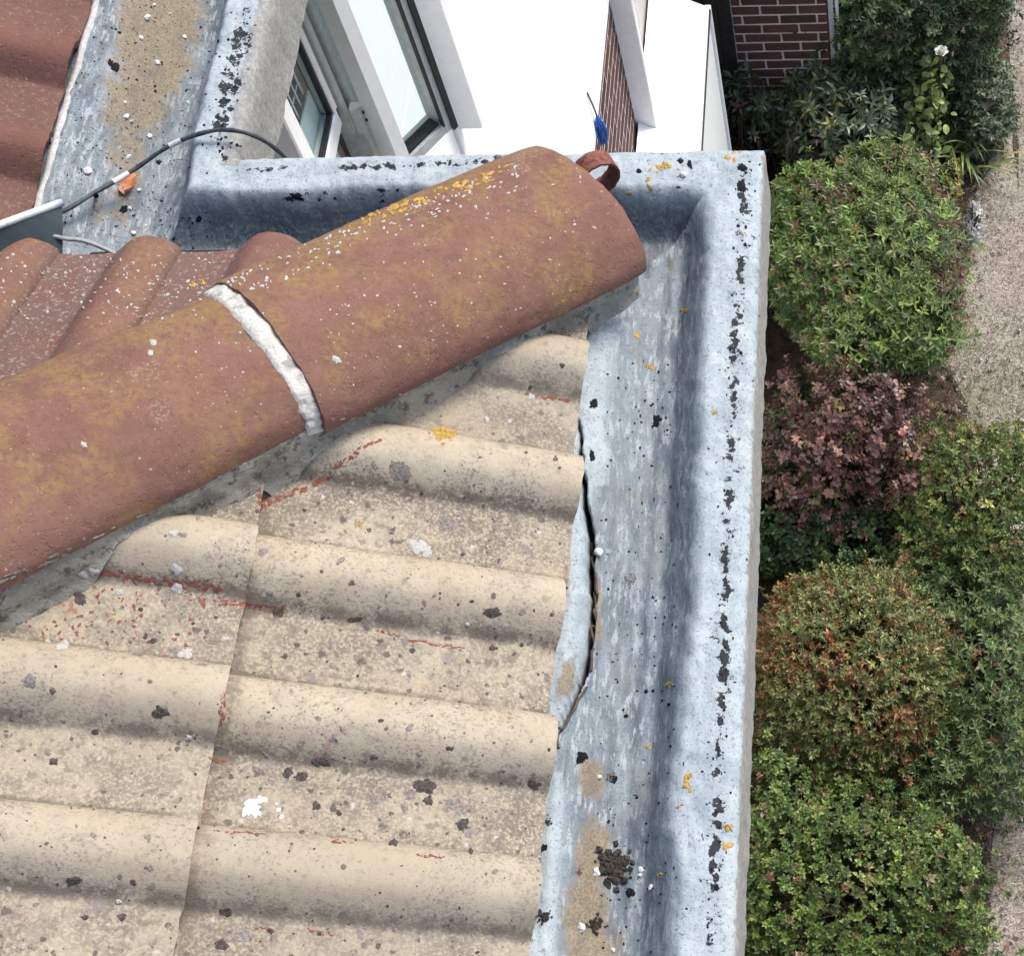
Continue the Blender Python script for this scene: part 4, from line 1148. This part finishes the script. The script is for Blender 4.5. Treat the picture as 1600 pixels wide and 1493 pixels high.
# ------------------------------------------------------------------ garden
LEAF = mat_leaf('green_foliage'); LEAFG = mat_leaf('glossy_foliage', .35, .15)
def leaf_v(L, W, fold=.15, droop=0.0):
    return np.array([[0, 0, 0], [L * .5, W / 2, fold * W], [L * .48, 0, -.02 * L], [L * .5, -W / 2, fold * W], [L, 0, -droop * L]])
LF = np.array([[0, 2, 1], [0, 3, 2], [1, 2, 4], [2, 3, 4]])
def rot_axis(ax, a):
    return np.array(Matrix.Rotation(a, 3, ax))
def sprig(kind):
    out = []
    if kind == 'cross':            # opposite pairs, each turned by a right angle
        for lv in range(5):
            for q in range(2):
                az = lv * math.pi / 2 + q * math.pi + rng.normal(0, .12)
                el_ = np.interp(lv, [0, 4], [.15, 1.05]) + rng.normal(0, .1); L = np.interp(lv, [0, 2, 4], [.85, 1, .45])
                out.append((leaf_v(L, .30 * L, .2, .1) @ rot_axis('Y', -el_).T @ rot_axis('Z', az).T) + [0, 0, lv * .16])
    elif kind == 'small':
        for i in range(11):
            az = i * 2.4 + rng.normal(0, .3); el_ = rng.uniform(.1, 1.1); L = rng.uniform(.6, 1)
            out.append((leaf_v(L, .42 * L, .2, .1) @ rot_axis('Y', -el_).T @ rot_axis('Z', az).T) + [0, 0, i * .16])
    elif kind == 'round':
        for i in range(12):
            az = i * 2.4; el_ = rng.uniform(-.1, .9); L = rng.uniform(.6, 1)
            out.append((leaf_v(L, .78 * L, .15, .15) @ rot_axis('Y', -el_).T @ rot_axis('Z', az).T) + [rng.normal(0, .15), rng.normal(0, .15), i * .2])
    elif kind == 'rosette':
        for i in range(10):
            az = i * 2.4; el_ = np.interp(i, [0, 9], [.05, 1.2]); L = rng.uniform(.7, 1) * np.interp(i, [0, 9], [1, .6])
            out.append((leaf_v(L, .55 * L, .22, .12) @ rot_axis('Y', -el_).T @ rot_axis('Z', az).T) + [0, 0, i * .07])
    elif kind == 'long':
        for i in range(8):
            az = i * 2.4 + rng.normal(0, .2); el_ = np.interp(i, [0, 7], [-.15, .9]); L = rng.uniform(.75, 1.05)
            out.append((leaf_v(L, .34 * L, .15, .25) @ rot_axis('Y', -el_).T @ rot_axis('Z', az).T) + [0, 0, i * .08])
    return np.array(out)
def orient(ax):
    ax = ax / (np.linalg.norm(ax, axis=1)[:, None] + 1e-9); n = len(ax)
    a = rng.uniform(0, 2 * np.pi, n)
    ref = np.where(np.abs(ax[:, 2:3]) > .9, np.array([[1., 0, 0]]), np.array([[0, 0, 1.]]))
    e1 = np.cross(ref, ax); e1 /= np.linalg.norm(e1, axis=1)[:, None]; e2 = np.cross(ax, e1)
    x = np.cos(a)[:, None] * e1 + np.sin(a)[:, None] * e2; y = np.cross(ax, x)
    return np.stack([x, y, ax], -1)
def foliage(pos, ax, size, kind, pal, wts, patch=None, jit=.18):
    n = len(pos); Rm_ = orient(ax); var = [sprig(kind) for _ in range(6)]
    pick = rng.integers(0, 6, n); sz = size * rng.uniform(.65, 1.25, n)
    pal = np.array(pal); Vs, Cs = [], []
    ci_ = rng.choice(len(pal), n, p=np.array(wts) / sum(wts))
    if patch is not None: ci_ = patch(pos, ci_)
    for k_ in range(6):
        m_ = pick == k_
        if not m_.any(): continue
        T = var[k_]; nl = len(T)
        W_ = np.einsum('nij,lvj->nlvi', Rm_[m_], T) * sz[m_][:, None, None, None] + pos[m_][:, None, None, :]
        Vs.append(W_.reshape(-1, 3))
        col = pal[ci_[m_]][:, None, :] * np.exp(rng.normal(0, .26, (m_.sum(), 1, 1))) * (1 + jit * rng.normal(size=(m_.sum(), nl, 1))) * (1 + .06 * rng.normal(size=(m_.sum(), nl, 3)))
        Cs.append(np.repeat(np.clip(col, .004, 1).reshape(-1, 3), 5, axis=0))
    V = np.vstack(Vs); C = np.vstack(Cs); nl = len(V) // 5
    F = (LF[None] + 5 * np.arange(nl)[:, None, None]).reshape(-1, 3)
    return V, F, C
def shell(c, r, n, lobes=7, lob=.5, depth_=.35, low=-.35, seed=1):
    """points on an uneven crown: an ellipsoid with lobes bulging from it"""
    rg = np.random.default_rng(seed)
    ctr = [np.zeros(3)]; rad = [.92 if lobes <= 3 else .78]
    for _ in range(lobes):
        d = rg.normal(size=3); d[2] = abs(d[2]) * .8 - .1; d /= np.linalg.norm(d)
        ctr.append(d * rg.uniform(.45, .86)); rad.append(lob * rg.uniform(.5, 1.2))
    ctr = np.array(ctr); rad = np.array(rad)
    w_ = rad ** 2 / (rad ** 2).sum(); P0, N0 = [], []
    while sum(len(p) for p in P0) < n:
        m_ = n * 2; k_ = rg.choice(len(rad), m_, p=w_)
        d = rg.normal(size=(m_, 3)); d /= np.linalg.norm(d, axis=1)[:, None]
        p = ctr[k_] + d * rad[k_][:, None] * (1 + .10 * fbm(d * 3 + k_[:, None], seed, 3))[:, None]
        dist = (np.linalg.norm(p[:, None] - ctr[None], axis=2) / rad[None]).min(1)
        ok = (dist > .93) & (p[:, 2] > low)
        P0.append(p[ok]); N0.append(d[ok])
    p = np.vstack(P0)[:n]; d = np.vstack(N0)[:n]
    p = p * (1 - depth_ * rg.random(n)[:, None] ** 2.2)
    sh = rg.random(n) < .10
    p[sh] *= 1 + rg.uniform(.03, .22, (int(sh.sum()), 1))
    return c + p * r, d / np.array(r) * np.mean(r)
def shrub(name, label, px, py, hc, r, n, kind, size, pal, wts, lobes=7, lob=.5, upb=.6, rnd=.35, dep=.35, mat=None, patch=None, seed=1, group=None, cat='shrub', stems=60):
    c = atz(px, py, hc); c0 = np.array([c[0], c[1], 0])
    root = tag(empty(name, (c[0], c[1], 0)), label, cat, group)
    p, d = shell(c, np.array(r), n, lobes, lob, dep, max(-.75, -hc / r[2] + .1), seed)
    ax = d + np.array([0, 0, upb]) + rnd * rng.normal(size=p.shape)
    V, F, C = foliage(p, ax, size, kind, pal, wts, patch)
    o = adopt(mesh('foliage', V, F, mat or LEAF, None, False, None, C), root); o['kind'] = 'stuff'
    tb = []
    for i in rng.choice(n, min(stems, n), replace=False):
        q = p[i]; b = c0 + rng.normal(0, .04, 3) * [1, 1, 0]
        mid = (b + q) / 2 + np.array([0, 0, -.08]) + rng.normal(0, .05, 3)
        tb.append(tube_np(spline([b, mid, q], 7), np.linspace(.010, .002, 7), 4))
    V, F = merge(tb); adopt(mesh('branches', V, F, WOODY), root)['kind'] = 'stuff'
    return root, c
G = lambda *a: a
HG = [(.090, .155, .032), (.135, .205, .042), (.055, .10, .026), (.20, .25, .058), (.12, .065, .036), (.22, .18, .07)]
# lower layer first: the big whorled-leaf shrub
def pat1(pos, ci_):
    f_ = fbm(pos * 3.2, 12, 3); ci_ = np.where((f_ > .3) & (rng.random(len(pos)) < .45), 4, ci_)
    return np.where((f_ < -.15) & (rng.random(len(pos)) < .5), 1, ci_)
shrub('leafy_shrub', 'bright green shrub with star-shaped leaf whorls beside the gutter corner', 1358, 420, .50, (.74, .82, .55), 4300, 'cross', .049, HG, [4, 4, 3, 1.4, .5, .5], 14, .36, 1.3, .22, .4, patch=pat1, seed=3, stems=110)
shrub('leafy_shrub', 'dark leaved shrub with purple flower tips in front of the brick wall end', 1295, 160, .40, (.60, .50, .50), 1500, 'long', .072, [(.075, .11, .050), (.115, .155, .075), (.18, .21, .12), (.11, .055, .085), (.34, .33, .09), (.10, .14, .085)], [4, 4, 2, .8, .5, 2], 10, .42, .7, .45, .45, LEAFG, seed=5, stems=80)
shrub('leafy_shrub', 'sparse dark shrub sprigs by the white lean-to corner', 1165, 190, .55, (.13, .30, .40), 60, 'long', .085, [(.05, .085, .045), (.09, .125, .075), (.10, .045, .05)], [3, 3, 1], 4, .5, .8, .5, .5, LEAFG, seed=6, stems=25)
shrub('hedge', 'dark dense hedge at the top behind the rose', 1440, 5, .75, (.62, .72, .85), 4200, 'small', .045, [(.035, .062, .020), (.05, .088, .024), (.065, .105, .028), (.10, .13, .035)], [4, 4, 2, .6], 8, .45, .5, .5, .3, seed=8, cat='hedge', stems=50)
shrub('leafy_shrub', 'grey-green feathery shrub between the strap leaves and the lawn', 1535, 165, .22, (.22, .42, .26), 620, 'small', .05, [(.12, .15, .085), (.08, .12, .055), (.18, .19, .11)], [3, 3, 1.5], 5, .5, .9, .5, .4, seed=9, stems=30)
RB = [(.105, .048, .040), (.155, .066, .052), (.23, .125, .088), (.075, .034, .030), (.19, .15, .065), (.24, .05, .042)]
shrub('barberry_shrub', 'reddish brown barberry shrub between the green shrubs', 1330, 705, .60, (.60, .60, .46), 720, 'round', .034, RB, [4, 4, 2.4, 4, .8, .4], 26, .22, .6, .7, .9, seed=12, stems=110)
shrub('leafy_shrub', 'low dark green shrub under the barberry by the gutter', 1250, 790, .25, (.55, .60, .34), 1700, 'rosette', .055, [(.04, .085, .026), (.06, .115, .032), (.035, .07, .024)], [3, 3, 2], 6, .45, .8, .4, .4, seed=13, stems=30)
YG = [(.12, .17, .036), (.17, .21, .048), (.085, .135, .032), (.28, .28, .085), (.22, .125, .055)]
shrub('leafy_shrub', 'yellow-green small-leaved shrub right of the barberry', 1515, 790, .45, (.50, .58, .48), 2700, 'rosette', .036, YG, [4, 3, 4, 1, .5], 11, .42, .7, .5, .4, seed=15, stems=80)
def pat2(pos, ci_):
    f_ = fbm(pos * 2.7 + 3, 22, 3); return np.where((f_ > .14) & (rng.random(len(pos)) < .55), rng.choice([3, 4], len(pos)), ci_)
OB = [(.15, .175, .045), (.19, .205, .062), (.11, .14, .038), (.23, .085, .03), (.28, .16, .06), (.27, .26, .10)]
shrub('clipped_ball_shrub', 'rounded clipped olive shrub with rusty red patches', 1332, 1055, .48, (.56, .60, .52), 7000, 'small', .029, OB, [4, 4, 3, .6, .6, 1], 0, .40, .4, .45, .22, patch=pat2, seed=17, stems=90)
shrub('leafy_shrub', 'mid green spreading shrub at the right edge beside the clipped ball', 1520, 1045, .36, (.54, .82, .44), 3800, 'cross', .038, [(.09, .145, .042), (.12, .18, .052), (.065, .11, .034), (.17, .20, .07), (.20, .085, .045)], [4, 4, 3, 1, .25], 11, .42, .7, .5, .4, seed=19, stems=80)
BG = [(.105, .165, .034), (.145, .205, .042), (.07, .12, .028), (.22, .25, .07), (.20, .08, .05), (.25, .20, .11)]
shrub('leafy_shrub', 'bright green rosette-leaved shrub at the bottom edge by the gutter', 1330, 1395, .45, (.70, .72, .52), 4700, 'rosette', .039, BG, [4, 4, 4, 1.2, .35, .3], 13, .38, .8, .45, .4, seed=23, stems=110)
shrub('leafy_shrub', 'shaded green shrub below the frame under the gutter edge', 1260, 1700, .40, (.52, .42, .42), 1100, 'rosette', .045, BG, [4, 3, 5, .6, .3, .2], 8, .42, .8, .45, .4, seed=27, stems=50)

# rose with one white bloom
rc0 = atz(1440, 175, .05); rose = tag(empty('rose_bush', (rc0[0], rc0[1], 0)), 'yellow-green rose bush carrying a single white rose', 'rose bush')
lfm = bpy.data.meshes.new('leaf'); 
def leaf_mesh(L, W, col, name='leaf', nseg=5, curl=.25):
    V, F = [], []
    for i in range(nseg + 1):
        u = i / nseg; w_ = math.sin(math.pi * min(1, u * .92 + .04)) ** .8 * W / 2 * (1 if i < nseg else .1); zc_ = -curl * L * u * u
        V += [(u * L, w_, zc_ + w_ * .25), (u * L, 0, zc_), (u * L, -w_, zc_ + w_ * .25)]
    for i in range(nseg):
        a = i * 3; F += [(a, a + 1, a + 4, a + 3), (a + 1, a + 2, a + 5, a + 4)]
    me = bpy.data.meshes.new(name); me.from_pydata(V, [], F); me.materials.append(LEAF)
    at = me.attributes.new('tint', 'FLOAT_COLOR', 'POINT'); cc = np.tile(np.array([*col, 1.], np.float32), (len(V), 1)); cc[:, :3] *= rng.uniform(.85, 1.15, (len(V), 1)); at.data.foreach_set('color', cc.ravel())
    for p in me.polygons: p.use_smooth = True
    return me
rl = [leaf_mesh(.055, .038, c_) for c_ in ((.32, .38, .11), (.24, .31, .08), (.40, .43, .18), (.15, .22, .06))]
canes = [((1455, 300), (1440, 130), .75), ((1440, 310), (1425, 95), .85), ((1450, 300), (1452, 60), 1.0), ((1445, 320), (1460, 120), .8), ((1430, 330), (1415, 190), .6), ((1450, 300), (1470, 85), .95), ((1420, 340), (1430, 250), .5)]
for (bx, by), (tx, ty), ht in canes:
    b, t_ = atz(bx, by, .02), atz(tx, ty, ht)
    pth = spline([b, b * .5 + t_ * .5 + rng.normal(0, .03, 3) + [0, 0, .1], t_], 14)
    V, F = tube_np(pth, np.linspace(.007, .003, 14), 5); adopt(mesh('cane', V, F, WOODY, None, True), rose)
    for q in range(36):
        u = rng.uniform(.25, 1); p = pth[int(u * 13)] + rng.normal(0, .04, 3)
        o = link(bpy.data.objects.new('leaf', random.choice(rl))); o.location = p; o.rotation_euler = (rng.normal(0, .5), rng.normal(-.2, .45), rng.uniform(0, 6.28)); s_ = rng.uniform(.7, 1.25); o.scale = (s_,) * 3
        adopt(o, rose)
rb = atz(1471, 83, 1.0)
V, F = [], []
for ring, (n_p, r_, tl) in enumerate(((3, .010, 1.3), (4, .018, .95), (5, .025, .7), (6, .030, .45))):
    for k_ in range(n_p):
        a = k_ / n_p * 2 * math.pi + ring * .6; i0 = len(V)
        for u in np.linspace(0, 1, 4):
            for v in np.linspace(-1, 1, 5):
                wd = .018 * math.sin(math.pi * (.15 + .7 * u)) * v
                rad_ = u * r_ * math.cos(tl) * 1.4 + .004; hz = u * .04 * math.sin(tl) + .006 * v * v
                V.append((rb[0] + math.cos(a) * rad_ - math.sin(a) * wd, rb[1] + math.sin(a) * rad_ + math.cos(a) * wd, rb[2] + hz))
        for i in range(3):
            for j in range(4): F.append((i0 + i * 5 + j, i0 + i * 5 + j + 1, i0 + i * 5 + j + 6, i0 + i * 5 + j + 5))
PETAL = plain('white_petals', (.85, .84, .76), .6, 60, .05, .1)
adopt(mesh('bloom', V, F, PETAL, None, True), rose)['label'] = 'open white rose bloom'

# strap-leaved clump
sc0 = atz(1495, 225, .02); strap = tag(empty('strap_leaved_plant', (sc0[0], sc0[1], 0)), 'clump of long arching strap leaves with dead yellow blades', 'plant')
for i in range(95):
    a = rng.uniform(0, 6.28); L = rng.uniform(.35, .7); w_ = rng.uniform(.006, .012)
    b = sc0 + np.array([rng.normal(0, .10), rng.normal(0, .16), 0]); d = np.array([math.cos(a), math.sin(a), 0])
    out_ = rng.uniform(.35, .95); n9 = 9; sd_ = np.array([-d[1], d[0], 0])
    V = []
    for u in np.linspace(0, 1, n9):
        p = b + d * L * out_ * u ** 1.3 + np.array([0, 0, L * (1.15 * u - (.5 + .5 * out_) * u * u)])
        ww = w_ * (1 - u ** 3) + .0006
        V += [p + sd_ * ww, p + np.array([0, 0, -.003]), p - sd_ * ww]
    dead = rng.random() < .16
    col = np.array((.55, .48, .22) if dead else random.choice([(.13, .19, .055), (.18, .25, .07), (.25, .30, .10)]))
    F = np.vstack([np.array([[k_ * 3 + q, k_ * 3 + q + 1, k_ * 3 + q + 4, k_ * 3 + q + 3] for q in range(2)]) for k_ in range(n9 - 1)])
    adopt(mesh('blade', V, F, LEAFG, None, True, None, np.tile(col, (len(V), 1))), strap)
# flower tufts
for nm_, lb, px, py, col in (('flower_tuft', 'pale yellow flower tuft at the right rim of the whorled shrub', 1490, 285, (.46, .42, .12)), ('flower_tuft', 'white flower tuft on the edge of the dry lawn', 1522, 352, (.80, .80, .78))):
    c = atz(px, py, .18); root = tag(empty(nm_, (c[0], c[1], 0)), lb, 'flowers')
    p, d = shell(c, np.array((.06, .13, .14)), 150, 4, .5, .5, -.6, 31)
    V, F, C = foliage(p, d + [0, 0, .6], .026, 'rosette', [col, tuple(x * .7 for x in col), (.10, .15, .04)], [4, 2, .6])
    adopt(mesh('petals', V, F, LEAF, None, False, None, C), root)['kind'] = 'stuff'
    V, F = merge([tube_np(np.array([[c[0], c[1], 0], (c + p[i]) / 2 * [1, 1, .9], p[i]]), .003, 4) for i in range(25)]); adopt(mesh('stems', V, F, WOODY), root)['kind'] = 'stuff'

# grass: dry straw and some green, only past the shrub bed
n = 150000
gx_ = rng.uniform(-.1, 2.4, n); gy_ = rng.uniform(.8, 10.4, n)
ok = gx_ > np.interp(gy_, ys, edge) - .05 + rng.normal(0, .03, n)
gx_, gy_ = gx_[ok], gy_[ok]; n = len(gx_)
fg = fbm(np.stack([gx_ * 1.6, gy_ * 1.6, gx_ * 0], -1), 61, 4)
thin = rng.random(n) < np.clip(.72 + fbm(np.stack([gx_ * 4, gy_ * 4, gx_ * 0], -1), 63, 3) * .5, .2, 1); gx_, gy_, fg = gx_[thin], gy_[thin], fg[thin]; n = len(gx_)
az = rng.uniform(0, 6.28, n); L = rng.uniform(.018, .055, n); el_ = rng.uniform(.05, 1.0, n); w_ = rng.uniform(.0012, .0028, n)
b = np.stack([gx_, gy_, np.full(n, .004)], -1); d = np.stack([np.cos(az) * np.cos(el_), np.sin(az) * np.cos(el_), np.sin(el_)], -1); s_ = np.stack([-np.sin(az), np.cos(az), np.zeros(n)], -1)
V = np.stack([b - s_ * w_[:, None], b + s_ * w_[:, None], b + d * L[:, None]], 1).reshape(-1, 3)
green = rng.random(n) < np.clip(.14 + fg * 1.0, .03, .85)
pal = np.array([(.50, .44, .36), (.42, .36, .30), (.60, .54, .45), (.30, .25, .20)])[rng.integers(0, 4, n)]
pal[green] = np.array([(.11, .15, .05), (.16, .19, .07), (.20, .21, .10)])[rng.integers(0, 3, green.sum())]
tag(mesh('grass', V, np.arange(3 * n).reshape(-1, 3), LEAF, None, False, None, np.repeat(pal, 3, axis=0)), 'short dry straw grass of the lawn', kind='stuff')
# loose stones on the lawn edge, and the worn groove beside it
n = 700
yy_ = rng.uniform(1.5, 9.5, n); xx_ = np.interp(yy_, ys, edge) + np.abs(rng.normal(.0, .30, n)) - .05
sz_ = rng.uniform(.004, .014, n)
oc = np.array([[1, 0, 0], [-1, 0, 0], [0, 1, 0], [0, -1, 0], [0, 0, .7], [0, 0, -.7]]); of = np.array([[0, 2, 4], [2, 1, 4], [1, 3, 4], [3, 0, 4], [2, 0, 5], [1, 2, 5], [3, 1, 5], [0, 3, 5]])
V = np.stack([xx_, yy_, .012 + sz_ * .4], -1)[:, None] + oc[None] * sz_[:, None, None] * rng.uniform(.6, 1.3, (n, 6, 1))
pal = np.array([(.42, .38, .34), (.55, .52, .48), (.30, .25, .21), (.65, .62, .58)])[rng.integers(0, 4, n)]
tag(mesh('loose_stones', V.reshape(-1, 3), (of[None] + 6 * np.arange(n)[:, None, None]).reshape(-1, 3), LEAF, None, False, None, np.repeat(pal, 6, axis=0)), 'small loose stones scattered along the lawn edge', kind='stuff')
gp = spline([atz(x, y, .006) for x, y in ((1556, -60), (1568, 40), (1580, 150), (1588, 230), (1592, 300))], 60)
wv = .018 * (1 + .6 * fbm(np.stack([np.arange(60) * .4, np.zeros(60), np.zeros(60)], -1), 91, 3))
wv = wv * np.clip((59 - np.arange(60)) / 22, 0.02, 1)
V = np.vstack([gp - np.stack([wv, wv * 0, wv * 0], -1), gp + np.stack([wv, wv * 0, wv * 0], -1)]); V[:, 2] = .009
tag(mesh('edging_groove', V, [(i, i + 60, i + 61, i + 1) for i in range(59)], SOIL), 'dark worn groove along the lawn edge', kind='structure')
# leaf litter on the soil edge
n = 900
yy_ = rng.uniform(1.5, 9.5, n); xx_ = np.interp(yy_, ys, edge) + rng.normal(-.08, .10, n)
p = np.stack([xx_, yy_, np.full(n, .035)], -1)
V, F, C = foliage(p, rng.normal(0, .35, (n, 3)) + [0, 0, 1], .016, 'round', [(.16, .10, .06), (.30, .22, .14), (.24, .13, .07), (.48, .42, .34)], [3, 3, 2, 1])
tag(mesh('leaf_litter', V, F, LEAF, None, False, None, C), 'brown leaf litter along the edge of the bed', kind='stuff')
